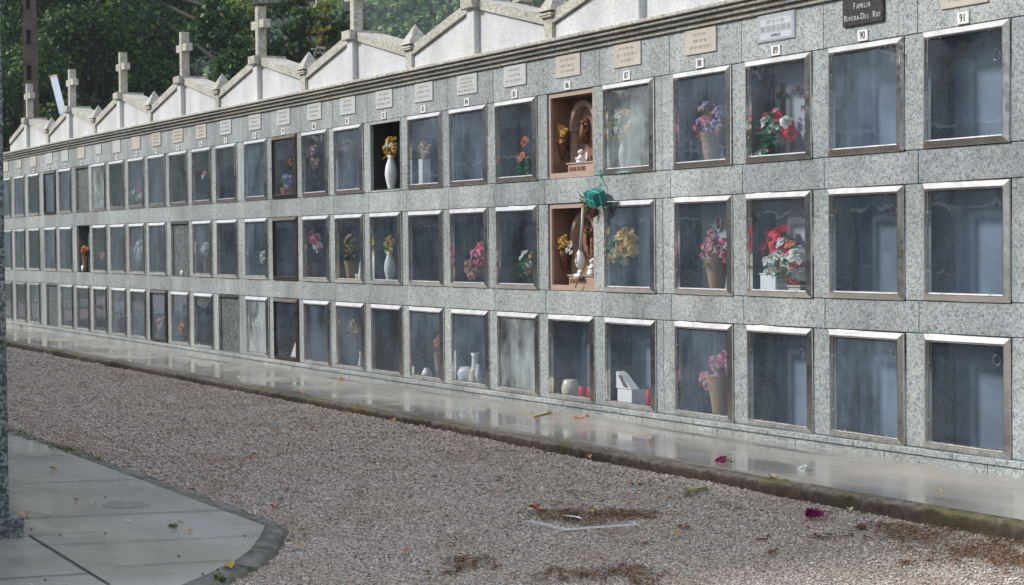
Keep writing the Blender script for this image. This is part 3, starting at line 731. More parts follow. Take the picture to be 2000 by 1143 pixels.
def angel(px, py, label, s=1.0):
    c = onY(px, py, .155); b = MB()
    b.lathe([(.036, -.075), (.045, -.06), (.04, -.03), (.028, .0), (.022, .02), (.010, .03)], tuple(c), 14)
    b.ball((c.x-.012, c.y-.02, c.z-.05), .026, sc=(1.4, 1, .8)); b.ball((c.x+.012, c.y-.028, c.z-.055), .022, sc=(1.5, 1, .7))
    b.tube([(c.x-.024, c.y, c.z+.012), (c.x-.03, c.y-.03, c.z-.012), (c.x-.008, c.y-.04, c.z+.0)], .008, 8); b.tube([(c.x+.024, c.y, c.z+.012), (c.x+.03, c.y-.03, c.z-.012), (c.x+.006, c.y-.04, c.z)], .008, 8)
    o = b.build('angel_figurine', MAT['ceramic'], smooth=True)
    h = MB(); h.ball((c.x, c.y-.004, c.z+.050), .021); h.ball((c.x, c.y-.0245, c.z+.047), .004); 
    for k in range(14): q = k*2.4; h.ball((c.x+.018*math.cos(q), c.y+.006+.012*math.sin(q*1.3), c.z+.062+.008*math.sin(q)), .008, sub=1)
    h.build('head', MAT['ceramic'], o, smooth=True)
    for s_ in (-1, 1):
        w_ = MB()
        for k in range(6): w_.leaf((c.x+s_*.018, c.y+.018, c.z+.015-.008*k), (s_*1.0, .25, .75-.28*k), .066-.006*k, .024, fold=.1, up=(0,1,0))
        w_.build('wing', MAT['ceramic'], o)
    tag(o, label, 'figurine', 'white angel figurines')
angel(1134, 309, 'small white kneeling angel with wings on the ledge of the upper pink shrine')
angel(1157, 522, 'small white kneeling angel on the ledge of the lower pink shrine')

# ------------------------------------------------------------------ things inside the niches
def floor_z(n, r): return ROWS[r][1]+zo(cx(n)+.4)+.001
def pos_in(n, r, px, Y):
    x = onY(px, 500, Y).x; return min(max(x, cx(n)+.07), cx(n)+OW-.07)
VESSEL = {
 'vase': ([(.028,0),(.034,.01),(.032,.03),(.050,.10),(.060,.16),(.052,.23),(.032,.29),(.027,.31),(.034,.335),(.028,.332)], 'ceramic'),
 'square': (None, 'ceramic'),
 'cone': ([(.045,0),(.055,.05),(.072,.16),(.09,.26),(.094,.265),(.08,.255)], 'wicker'),
 'pot': ([(.05,0),(.058,.04),(.072,.11),(.078,.125),(.066,.12)], 'terracotta'),
 'jar': ([(.03,0),(.05,.02),(.06,.05),(.045,.09),(.028,.105),(.034,.12),(.026,.118)], 'ceramic'),
 'drum': ([(.05,0),(.07,.03),(.075,.09),(.06,.15),(.05,.16),(.0,.16)], 'cream_ceramic'),
 'slimcone': ([(.02,0),(.03,.10),(.045,.22),(.048,.222),(.038,.215)], 'wicker')}
def bouquet(n, r, px, Y, label, flowers, vessel=None, radius=.12, zc=.38, green='green', nleaf=24, seed=None, vs=1.0, hang=False, squash=.6, group='flower arrangements in the niches', pym=None, droop=0):
    Y = .04+Y*.5; rg = random.Random(seed or n*10+r); x = pos_in(n, r, px, Y); z0 = floor_z(n, r)
    if pym: zc = onY(px, pym, Y).z-z0
    root = empty('flower_vase' if vessel else 'flower_bunch', label, 'flowers', (x, Y, z0), group)
    if vessel:
        prof, mt = VESSEL[vessel]; b = MB()
        if vessel == 'square': b.cbox(x-.045*vs, x+.045*vs, Y-.045, Y+.045, z0, z0+.30*vs, .004)
        else: b.lathe([(a*vs, h*vs) for a, h in prof], (x, Y, z0), 22)
        b.build('vase' if vessel in ('vase', 'square', 'jar') else 'pot', MAT[mt], root, smooth=vessel != 'square')
    for colr, cnt, sz in flowers:
        b = MB()
        for i in range(cnt):
            a = rg.uniform(0, 6.28); q = radius*math.sqrt(rg.random()); e = rg.uniform(-1, 1)*radius*math.sqrt(max(0, 1-(q/radius)**2))*.9
            p = (x+q*math.cos(a), Y+q*math.sin(a)*squash*.5-.01, z0+zc+e-droop*q)
            p = (min(max(p[0], cx(n)+.03), cx(n)+OW-.03), min(max(p[1], .03), .22), min(max(p[2], z0+.02), z0+.70))
            b.rosette(p, sz*rg.uniform(.75, 1.2), ((p[0]-x)*6, -.9, (p[2]-z0-zc)*6+.4), rg.choice((5, 6, 7)), 3, rg=rg)
        b.build(colr+'_blossoms', MAT['f_'+colr], root)
    b = MB(); base = z0+max(.02, zc-radius*1.5)
    for i in range(nleaf):
        a = rg.uniform(0, 6.28); u = rg.uniform(.2, 1)
        p = (x+radius*.5*u*math.cos(a), min(.21, max(.035, Y+radius*.25*math.sin(a))), z0+zc-radius*.7+radius*1.2*rg.random())
        d = (math.cos(a), -.5+.2*math.sin(a), rg.uniform(-.5, .9)); b.leaf(p, d, min(radius*.9, .10)*rg.uniform(.6, 1.1), .035*rg.uniform(.7, 1.2))
    b.build('leaves', MAT['f_'+green], root)
    b = MB()
    for i in range(7):
        a = rg.uniform(0, 6.28); b.tube([(x, Y, base+.02), (x+radius*.5*math.cos(a), Y+.01, z0+zc)], .003, 5)
    b.build('stems', MAT['f_olive'], root); localise(root); return root
bq = bouquet
bq(79,1,562,.12,'terracotta pot of lilac and white flowers behind brown-framed glass, top row',[('purple',12,.04),('white',6,.035)],'pot',.09,.21,seed=1)
bq(79,1,571,.19,'thin sprig of orange flowers hanging beside the lilac pot, top row',[('orange',5,.02)],None,.045,.42,'ochre',5,seed=2)
bq(80,1,612,.12,'drooping dusty pink dried flower spray high behind glass, top row',[('dusty',22,.036)],None,.12,.5,'brown',10,seed=3,pym=297)
bq(80,1,614,.16,'cream and olive dried blossoms below the dusty pink spray, top row',[('peach',8,.04)],None,.07,.3,'olive',8,seed=4,pym=318)
bq(81,1,683,.10,'wide brown dried flower wreath along the top of a white slab, top row',[('brown',26,.024),('dusty',10,.022)],None,.16,.48,'olive',10,seed=5,squash=.3,pym=293)
bq(82,1,766,.10,'white vase of ochre and white flowers in the dark open niche, top row',[('ochre',30,.030),('white',12,.024),('yellow',10,.025)],'vase',.125,.45,'olive',14,seed=6,vs=1.12)
bq(83,1,831,.13,'square white vase of yellow and white flowers behind misted glass, top row',[('yellow',14,.03),('ochre',10,.028),('white',8,.024)],'square',.10,.40,'olive',14,seed=7)
bq(85,1,1028,.12,'orange roses high on the right side of niche 85, top row',[('orange',2,.045)],None,.035,.3,'olive',3,seed=8,pym=277)
bq(85,1,1024,.12,'single orange rose low on the right of niche 85, top row',[('orange',2,.05)],None,.03,.24,'green',4,seed=61,pym=310)
bq(85,1,1030,.13,'dark green leaf clump at the foot of the orange roses, niche 85',[('orange',1,.02)],None,.12,.12,'green',60,seed=62)
bq(87,1,1222,.14,'blurred yellow and white flowers behind fogged glass of niche 87, top row',[('yellow',9,.05),('white',12,.045)],'vase',.15,.40,'green',30,seed=9,vs=.9,pym=250)
bq(88,1,1392,.13,'mixed pink, lilac and red bouquet in a tan cone basket, niche 88 top row',[('pink',12,.04),('purple',9,.034),('dusty',9,.034),('red',5,.034)],'cone',.17,.42,'olive',30,seed=10,vs=1.0,pym=238)
bq(89,1,1520,.12,'red and white flowers with bright green leaves before the lettered slab, niche 89',[('red',9,.055),('white',6,.05),('pink',3,.04)],None,.17,.22,'green',90,seed=11,pym=250)
bq(89,1,1497,.10,'low cluster of red and white blossoms in the bottom left of niche 89',[('red',4,.045),('white',4,.05)],None,.09,.06,'green',16,seed=12)
bq(73,1,271,.10,'red and white flowers behind hazy glass near the far left end, top row',[('red',4,.05),('white',7,.045)],None,.13,.2,'green',16,seed=13)
bq(76,1,401,.12,'small pink flower with a few leaves in niche 76, top row',[('pink',4,.03),('white',2,.03)],None,.06,.4,'green',8,seed=14)
# middle row
bq(70,2,166,.10,'orange and yellow flowers in a tan cone in an open niche far left, middle row',[('orange',10,.035),('ochre',8,.03)],'slimcone',.10,.36,'olive',14,seed=21,vs=1.2)
bq(71,2,200,.12,'thin pink flower sprig far left, middle row',[('pink',6,.03),('peach',4,.03)],None,.09,.3,'olive',10,seed=22)
bq(73,2,272,.12,'tall white roses with blue-green leaves far left, middle row',[('white',14,.05)],None,.17,.32,'green',30,seed=23)
bq(74,2,311,.14,'rust coloured dried flowers behind dark glass, middle row',[('brown',8,.035),('orange',3,.03)],None,.08,.3,'brown',14,seed=24)
bq(76,2,403,.10,'round bunch of pale white flowers by the pillar of niche 76, middle row',[('white',16,.045)],'slimcone',.09,.38,'green',16,seed=25)
bq(78,2,516,.12,'single white bloom with green leaves low right in niche 78, middle row',[('white',8,.045)],None,.08,.27,'green',12,seed=26)
bq(80,2,609,.13,'bright pink flower spray leaning left over a tan cone, middle row',[('pink',14,.045)],'slimcone',.10,.50,'olive',8,seed=27,pym=464)
bq(80,2,622,.13,'white and pink blossoms on the rim of the tan cone in niche 80',[('dusty',7,.035),('white',5,.03)],None,.07,.36,'olive',6,seed=28,pym=482)
bq(81,2,686,.12,'round olive and pink flower bunch in a brown basket, middle row',[('dusty',16,.026),('olive',20,.03),('ochre',8,.026)],'cone',.14,.40,'olive',36,seed=29,vs=.9)
bq(82,2,761,.11,'fluted white vase of yellow flowers behind glass, middle row',[('yellow',14,.03),('ochre',10,.028)],'vase',.10,.41,'green',18,seed=30,vs=1.0)
bq(84,2,937,.12,'tall deep pink flowers on the right of niche 84, middle row',[('pink',22,.04),('red',6,.03)],None,.14,.38,'olive',10,seed=31,pym=498)
bq(84,2,922,.15,'peach coloured blurred blossoms low in niche 84, middle row',[('peach',12,.04)],None,.11,.16,'olive',8,seed=32)
bq(85,2,1033,.12,'tall cream and pink roses over green leaves in niche 85, middle row',[('white',5,.038),('peach',5,.035),('ochre',6,.03)],None,.13,.28,'green',40,seed=33,pym=515)
bq(87,2,1215,.11,'yellow roses with green and white leaves behind misted glass of niche 87',[('yellow',15,.06),('ochre',4,.05),('white',7,.04)],None,.17,.40,'green',80,seed=34,pym=487)
bq(88,2,1400,.11,'pink hydrangea heads in a tan cone basket, middle row niche 88',[('pink',34,.030),('dusty',12,.028),('yellow',4,.028)],'cone',.165,.34,'olive',20,seed=35,vs=1.05,pym=485,droop=.2)
bq(89,2,1515,.17,'tall drooping red roses at the back of niche 89, middle row',[('red',14,.055)],None,.13,.45,'green',8,seed=36,pym=472)
bq(89,2,1545,.08,'large white and coral flowers with green leaves at the front of niche 89, middle row',[('white',16,.055),('orange',8,.05),('red',6,.045)],None,.17,.22,'green',44,seed=37,pym=512)
# bottom row
bq(75,3,354,.10,'blurred orange flowers behind hazy glass, bottom row',[('orange',8,.045),('peach',5,.04)],None,.12,.22,'green',20,seed=41)
bq(74,3,313,.12,'pale orange blossoms behind half-fogged glass, bottom row',[('peach',8,.04)],None,.10,.25,'olive',8,seed=42)
bq(71,3,203,.12,'magenta blossoms high behind dark glass far left, bottom row',[('magenta',7,.04),('pink',3,.03)],None,.10,.50,'olive',8,seed=43)
bq(72,3,222,.13,'pink blossoms hanging high in niche 72, bottom row',[('magenta',5,.04)],None,.08,.52,'olive',6,seed=44)
bq(78,3,508,.14,'ghostly white flowers behind fogged glass, bottom row',[('white',16,.05)],None,.15,.36,'green',14,seed=45)
bq(81,3,691,.10,'drooping brown and ochre dried bouquet hanging in niche 81, bottom row',[('brown',20,.04),('ochre',10,.04)],None,.13,.42,'brown',20,seed=46,pym=645)
bq(83,3,856,.12,'small orange flowers in a tan cone by the right frame, bottom row',[('orange',7,.028),('ochre',5,.026)],'slimcone',.06,.38,'olive',6,seed=47,vs=1.25)
bq(88,3,1407,.11,'upright coral pink flowers in a brown cone basket, bottom row niche 88',[('pink',20,.036),('dusty',8,.034)],'cone',.13,.46,'olive',8,seed=48,vs=1.25,pym=715)
bq(88,3,1380,.12,'low pink blossoms spilling left of the brown basket, bottom row niche 88',[('pink',9,.034),('dusty',5,.03)],None,.08,.36,'olive',4,seed=49,pym=742)

def thing(build, name, mat, label, cat, group=None, smooth=True):
    b = MB(); build(b); o = b.build(name, mat, smooth=smooth); tag(o, label, cat, group); return o
def at(n, r, px, Y):
    Y = .04+.4*Y; return (pos_in(n, r, px, Y), Y, floor_z(n, r))
# white box with tilted lid and red candle (87), drum and two candles (86)
x, y, z = at(87,3,1232,.13); root = empty('white_box', 'open white box with a tilted lid behind glass, bottom row niche 87', 'box', (x, y, z))
b = MB()
b.box(x-.11, x+.11, y-.07, y-.064, z, z+.15); b.box(x-.11, x+.11, y+.064, y+.07, z, z+.15); b.box(x-.11, x-.104, y-.064, y+.064, z, z+.15); b.box(x+.104, x+.11, y-.064, y+.064, z, z+.15); b.box(x-.104, x+.104, y-.064, y+.064, z, z+.006)
b.build('body', MAT['ceramic'], root)
b = MB(); b.prism([(x-.12, z+.155), (x+.115, z+.155), (x-.06, z+.27), (x-.12, z+.29)], y-.075, y+.0); b.build('lid', MAT['ceramic'], root)
b = MB(); b.prism([(x+.0, z+.17), (x+.07, z+.165), (x-.04, z+.262), (x-.085, z+.262)], y-.079, y-.0755); b.build('lid_panel', MAT['wood'], root); localise(root)
def candle(n, r, px, Y, label, h=.13, rd=.028):
    x, y, z = at(n, r, px, Y); o = thing(lambda b: b.lathe([(rd*.9, 0), (rd, .01), (rd, h), (rd*.85, h+.005), (0, h+.005)], (x, y, z), 18), 'red_candle', MAT['redwax'], label, 'candle', 'red candles in the bottom row')
    w_ = MB(); w_.tube([(x, y, z+h+.004), (x+.002, y, z+h+.018)], .0018, 5); w_.build('wick', MAT['ink'], o)
candle(87,3,1267,.06,'red candle cup beside the open white box, niche 87',.16,.03)
candle(86,3,1136,.08,'left red candle cup next to the cream drum, niche 86',.12,.035); candle(86,3,1152,.06,'right red candle cup against the frame of niche 86',.12,.035)
def lathed(n, r, px, Y, prof, name, mat, label, cat, sc=1.0, group=None):
    x, y, z = at(n, r, px, Y); return thing(lambda b: b.lathe([(a*sc, h*sc) for a, h in prof], (x, y, z), 24), name, MAT[mat], label, cat, group)
lathed(86,3,1112,.12,VESSEL['drum'][0],'cream_drum_pot','cream_ceramic','round cream drum-shaped pot left of two red candles','pot',1.05)
lathed(84,3,932,.10,VESSEL['vase'][0],'white_vase','ceramic','slim white vase at the right front of niche 84, bottom row','vase',.62)
lathed(84,3,926,.19,[(.03,0),(.045,.03),(.05,.10),(.035,.2),(.03,.27),(.045,.31),(.04,.308)],'tall_white_vase','ceramic','tall pale vase with flared neck at the back of niche 84','vase')
lathed(84,3,924,.05,[(.03,0),(.05,.04),(.055,.09),(.04,.14),(.045,.16),(.035,.158)],'cream_vase','cream_ceramic','squat cream vase between the white vessels of niche 84','vase')
lathed(84,3,908,.15,[(.05,0),(.08,.03),(.09,.12),(.06,.17),(.0,.18)],'white_urn','ceramic','broad white urn on the left of niche 84, bottom row','urn')
lathed(83,3,831,.09,VESSEL['jar'][0],'white_jug','ceramic','small round white jug on the floor of niche 83, bottom row','jug',.95)
lathed(81,3,702,.06,[(.03,0),(.035,.02),(.028,.08),(.018,.13),(.01,.16),(.02,.18),(.012,.20),(.0,.205)],'white_statuette','ceramic','small white statuette by the right frame of niche 81, bottom row','statuette')
lathed(81,2,698,.06,[(.025,0),(.025,.09),(.02,.095),(.004,.1)],'cream_candle','cream_ceramic','short cream candle at the right front of niche 81, middle row','candle')
lathed(81,2,706,.13,[(.035,0),(.04,.06),(.03,.15),(.02,.21),(.012,.25),(.018,.27),(.0,.29)],'pale_statuette','ceramic','tall pale statuette against the frame of niche 81, middle row','statuette')
lathed(75,2,357,.0+.012,[(.04,0),(.045,.005),(.045,.09),(.04,.095),(.0,.095)],'white_tin','ceramic','short white tin on the sill of the open niche, middle row left','tin',.8)
x, y, z = at(70,2,161,.05); thing(lambda b: (b.prism([(x+.055*math.cos(q), z+.058+.055*math.sin(q)) for q in np.linspace(0, 6.283, 22, endpoint=False)], y-.012, y+.004),), 'white_dial', MAT['ceramic'], 'round white dial plate leaning under the orange flowers far left', 'plate')
x, y, z = at(81,1,705,.07); thing(lambda b: (b.lathe([(.02,0),(.025,.08),(.012,.14),(.012,.2),(.014,.2)], (x, y, z), 14),), 'dark_bottle', MAT['ink'], 'dark slim bottle at the right edge of niche 81, top row', 'bottle')
candle(81,1,700,.05,'small red candle in front of the dark bottle, niche 81 top row',.07,.022)
x, y, z = at(89,2,1511,.12); thing(lambda b: (b.cbox(x-.10, x+.09, y-.05, y+.06, z, z+.155, .006), b.cbox(x-.105, x+.095, y-.055, y+.065, z+.155, z+.165, .003)), 'white_flower_box', MAT['ceramic'], 'white box under the red roses, middle row niche 89', 'box', smooth=False)
bq(89,2,1512,.10,'pale green and white flowers on the white box of niche 89, middle row',[('white',9,.045),('yellow',2,.03)],None,.09,.22,'green',30,seed=52)
x, y, z = at(89,2,1562,.10); thing(lambda b: (b.cbox(x-.07, x+.07, y-.05, y+.05, z, z+.07, .005), b.cbox(x-.077, x+.077, y-.057, y+.057, z+.07, z+.083, .003)), 'grey_planter', MAT['cream'], 'low pale planter under the coral flowers, niche 89', 'planter', smooth=False)
x, y, z = at(79,3,572,.05); thing(lambda b: b.prism([(x-.16, z), (x+.12, z), (x+.12, z+.30)], y, y+.012), 'white_paper', MAT['white'], 'white triangular sheet of paper leaning low in brown-framed niche 79', 'paper', smooth=False)
# white stone corpus-like lily figure and stem in lower shrine
b = MB(); a0 = onY(1139, 405, -.03); a1 = onY(1133, 490, -.025)
b.tube([a0, a0+(a1-a0)*.5+Vector((.006, 0, 0)), a1], .013, 10); o = b.build('calla_lily', MAT['cream'], smooth=True)
tag(o, 'long pale calla lily stem hanging down in front of the lower pink shrine', 'flower')
b = MB(); c = onY(1133, 510, -.01)
b.lathe([(.012, .10), (.03, .06), (.046, .0), (.03, -.05), (.004, -.075)], tuple(c), 14); b.build('spathe', MAT['ceramic'], o, smooth=True)
b = MB(); b.tube([c+Vector((0, -.035, .06)), c+Vector((.01, -.045, -.02))], .006, 6); b.build('spadix', MAT['f_ochre'], o)
b = MB(); c = onY(1130, 536, .08); b.ball((c.x, c.y, c.z-.012), .045, 3, .05, (1.5, .8, .55)); b.ball((c.x+.03, c.y, c.z+.022), .028, 5, .05, (1.2, .8, .8)); tag(b.build('white_dove', MAT['ceramic'], smooth=True), 'small white dove-shaped ornament on the ledge of the lower pink shrine', 'ornament')
b = MB(); b.tube([onY(1123, 562, -.03), onY(1135, 535, -.03), onY(1151, 506, -.0)], .006, 6); tag(b.build('dry_stick', MAT['f_olive']), 'thin dry stick leaning diagonally across the lower pink shrine', 'stick')

localise(t1[0]); localise(t2[0])
# ------------------------------------------------------------------ green package with dead flowers, tied to the pillar
MAT['greenbox'] = plain('teal_cardboard', (.01,.17,.15), .35, var=.1); MAT['ribbon'] = plain('turquoise_ribbon', (.10,.50,.42), .4)
c = onY(1163, 387, -.09); root = empty('green_parcel', 'teal parcel tied with turquoise ribbon hanging on the pillar between shrine and niche 87', 'parcel', tuple(c))
Rm = Matrix.Rotation(.18, 3, 'Y') @ Matrix.Rotation(.35, 3, 'X')
b = MB(); hx, hy, hz = .072, .055, .055
q = MB(); q.box(-hx, hx, -hy, hy, -hz, hz); q.box(-hx-.004, hx+.004, -hy-.004, hy+.004, hz-.028, hz+.003)
b.pts([tuple(c+Rm @ Vector(p)) for p in q.v], q.f); b.build('box', MAT['greenbox'], root)
b = MB(); q = MB(); q.box(-.006, .006, -hy-.007, hy+.007, -hz-.003, hz+.006); q.box(-hx-.007, hx+.007, -.006, .006, -hz-.003, hz+.006); q.box(-hx-.007, hx+.007, -hy-.007, -hy-.005, .0, .009)
b.pts([tuple(c+Rm @ Vector(p)) for p in q.v], q.f); b.build('ribbon', MAT['ribbon'], root)
b = MB(); top = onY(1172, 346, -.012); b.tube([c+Vector((-.005, 0, hz)), c+Vector((.012, .05, .12)), top], .006, 6)
for dx in (-.03, -.012, .008, .026): b.tube([top, top+Vector((dx, -.008, .055+.01*math.sin(dx*90)))], .004, 5)
b.build('ribbon_tie', MAT['ribbon'], root); localise(root)
c2 = onY(1146, 395, -.07); root = empty('dead_flower_bunch', 'drooping dry bunch with olive leaves and dark red flower head behind the teal parcel', 'flowers', tuple(c2)); rg = random.Random(3)
b = MB()
for i in range(34):
    a = rg.uniform(-.6, 2.6); b.leaf(tuple(c2+Vector((rg.uniform(-.03, .07), rg.uniform(-.02, .03), rg.uniform(-.07, .05)))), (-math.cos(a-.5), -.2, math.sin(a-1.1)), rg.uniform(.05, .11), .016)
b.build('dry_leaves', MAT['f_olive'], root)
h = onY(1163, 415, -.08); b = MB(); b.ball(tuple(h), .032, 4, .12, (1.1, 1, .8)); 
for i in range(18): b.rosette(tuple(h+Vector((rg.uniform(-.02, .03), -.02, rg.uniform(-.02, .02)))), .026, (rg.uniform(-.5, .5), -1, rg.uniform(-.5, .5)), 5, 2, rg=rg)
b.build('dark_bloom', MAT['f_darkred'], root); b = MB(); b.tube([c2+Vector((-.11, 0, .06)), c2+Vector((.02, 0, 0)), h], .004, 5); b.build('stems', MAT['f_olive'], root); localise(root)

# ------------------------------------------------------------------ the other block across the gravel (its end pillar is at the left edge; its front shows in the glass)
ob_ = empty('facing_columbarium', 'granite end pillar, painted in shade, of the facing columbarium at the left edge of the view', 'columbarium', (-.47, -5.64, .06))
XE, YF = -.475, -5.645
b = MB()
def oslab(x0, x1, z0, z1, t=.03): b.cbox(x0, x1, YF, YF-t, z0, z1, .003)
b.box(-32, XE-.20, YF-2.6, YF-.5, .0, 3.24)
oc = [XE-.55-.96*k for k in range(1, 32)]
for k, a in enumerate(oc):
    b.box(a+OW, a+.96, YF-.5, YF, .2, 2.85)
for z0, z1 in [(.0, .22), (.9495, 1.156), (1.8992, 2.1142), (2.8495, 3.24)]: b.box(-32, XE-.60, YF-.5, YF+.001, z0, z1)
b.box(oc[0]+.96, XE-.60, YF-.5, YF-.001, .2, 2.85)
b.build('wall', MAT['granite'], ob_)
b = MB(); b.box(XE-.598, XE, YF-2.602, YF+.0015, .17, 3.2395); b.build('end_pillar', MAT['pillar'], ob_)
b = MB(); b.box(XE-.5, XE+.062, YF-2.6, YF+.062, .03, .168); b.box(-32, XE-.5, YF-.03, YF+.045, .03, .2); b.build('plinth', MAT['granite_dark'], ob_)
b = MB()
for (y, z0, z1) in ((.028, 3.166, 3.196), (.062, 3.203, 3.231), (.098, 3.238, 3.262), (.125, 3.268, 3.298)): b.box(-32, XE+y, YF-2.7, YF+y, z0, z1)
b.build('cornice', MAT['granite_worn'], ob_)
b = MB()
for a in oc[:24]:
    for r, (zt, zb) in ROWS.items(): b.box(a+.01, a+OW-.01, YF-.28, YF-.26, zb, zt)
b.build('back_slabs', MAT['slab_dark'], ob_)
for k in range(9):
    xc = XE-1.6-2.9*k; p = pediment(0, 1.45, ob_)
    for o in [p]+list(p.children):
        me = o.data; co_ = np.empty(len(me.vertices)*3, dtype=np.float32); me.vertices.foreach_get('co', co_); co_ = co_.reshape(-1, 3)
        co_[:, 1] = YF-co_[:, 1]; co_[:, 0] = xc-co_[:, 0]; me.vertices.foreach_set('co', co_.ravel()); me.update()
for a in oc[:20]:
    for r, (zt, zb) in ROWS.items():
        fo = frames[(r, 'steel')].copy(); COL.objects.link(fo); fo.parent = ob_; fo.rotation_euler = (0, 0, math.pi); fo.location = (a+OW-.002, YF+.001, zb+.002)
localise(ob_); localise(block)

# ------------------------------------------------------------------ hillside and far woods
def hill_h(x, y):
    dx, dy = x-CAMP[0], y-CAMP[1]; d = np.hypot(dx, dy); az = np.arctan2(dy, -dx)
    E = .178-.075*np.exp(-((az-np.arctan2(.366, .930))/.055)**2)
    s = np.clip((d-95)/190, 0, 1); s = s*s*(3-2*s)
    fall = np.exp(-(np.maximum(0, np.abs(az-.45)-.9)/.5)**2)
    h = (1.5+d*E)*s*fall
    h = np.where(d > 300, h*np.clip(1-(d-300)/700, 0, 1)*.9, h)
    return h+1.2*np.sin(x*.05+1)*np.cos(y*.043)*s*fall
gx = np.linspace(-760, -60, 71); gy = np.linspace(-420, 620, 105); XX, YY = np.meshgrid(gx, gy); HH = hill_h(XX, YY)-.4
V = np.stack([XX.ravel(), YY.ravel(), HH.ravel()], 1); nx, ny = len(gx), len(gy)
F = [(j*nx+i, j*nx+i+1, (j+1)*nx+i+1, (j+1)*nx+i) for j in range(ny-1) for i in range(nx-1)]
MAT['hill'] = plain('wooded_hillside', (.03,.05,.02), .9, var=.5, vs=.05)
struct(npmesh('hillside', V, F, MAT['hill'], smooth=True))

def leafcloud(centers, radii, per, size, rng, shell=.55, jit=1.0, flat=.8):
    "many small leaf quads spread through overlapping ellipsoid clumps"
    n = len(centers)*per; C_ = np.repeat(np.asarray(centers), per, 0); Rr = np.repeat(np.asarray(radii), per, 0)
    if Rr.ndim == 1: Rr = np.stack([Rr, Rr, Rr*flat], 1)
    d = rng.normal(size=(n, 3)); d /= np.linalg.norm(d, axis=1)[:, None]
    k = shell+(1-shell)*rng.random((n, 1))**.6; P = C_+d*k*Rr*(1+.12*rng.normal(size=(n, 1)))
    nn = d+rng.normal(size=(n, 3))*.7*jit; nn /= np.linalg.norm(nn, axis=1)[:, None]
    a = np.cross(nn, rng.normal(size=(n, 3))); a /= np.linalg.norm(a, axis=1)[:, None]; b = np.cross(nn, a)
    s = size*rng.uniform(.6, 1.3, (n, 1)); s2 = s*rng.uniform(.5, .8, (n, 1))
    V = np.stack([P-a*s, P+b*s2, P+a*s, P-b*s2], 1).reshape(-1, 3)
    F = np.arange(n*4).reshape(-1, 4); return V, F
rng = np.random.default_rng(5)
MAT['farleaf'] = cols_island('far_wood_leaves', [(0, (.025,.06,.022)), (.4, (.05,.12,.035)), (.75, (.095,.18,.045)), (.93, (.16,.25,.055)), (1, (.24,.28,.06))], .7, 0, .09, [(.3, .45), (.7, 1.5)])
cen = []; rad = []
for i in range(5200):
    az = rng.uniform(.12, .78); d = 100+260*rng.random()**.8
    x = CAMP[0]-d*math.cos(az); y = CAMP[1]+d*math.sin(az); h = float(hill_h(x, y))
    if d > 330: continue
    r = rng.uniform(1.6, 3.6)*(.7+.5*(d/200)); cen.append((x, y, h+r*.9+1)); rad.append((r, r, r*rng.uniform(.9, 1.6)))
    if len(cen) > 1500: break
V, F = leafcloud(cen, rad, 150, .42, rng, .75)
tag(npmesh('far_wood', V, F, MAT['farleaf']), 'hazy wooded hillside of mixed green trees behind the gables', 'woodland', kind='stuff')

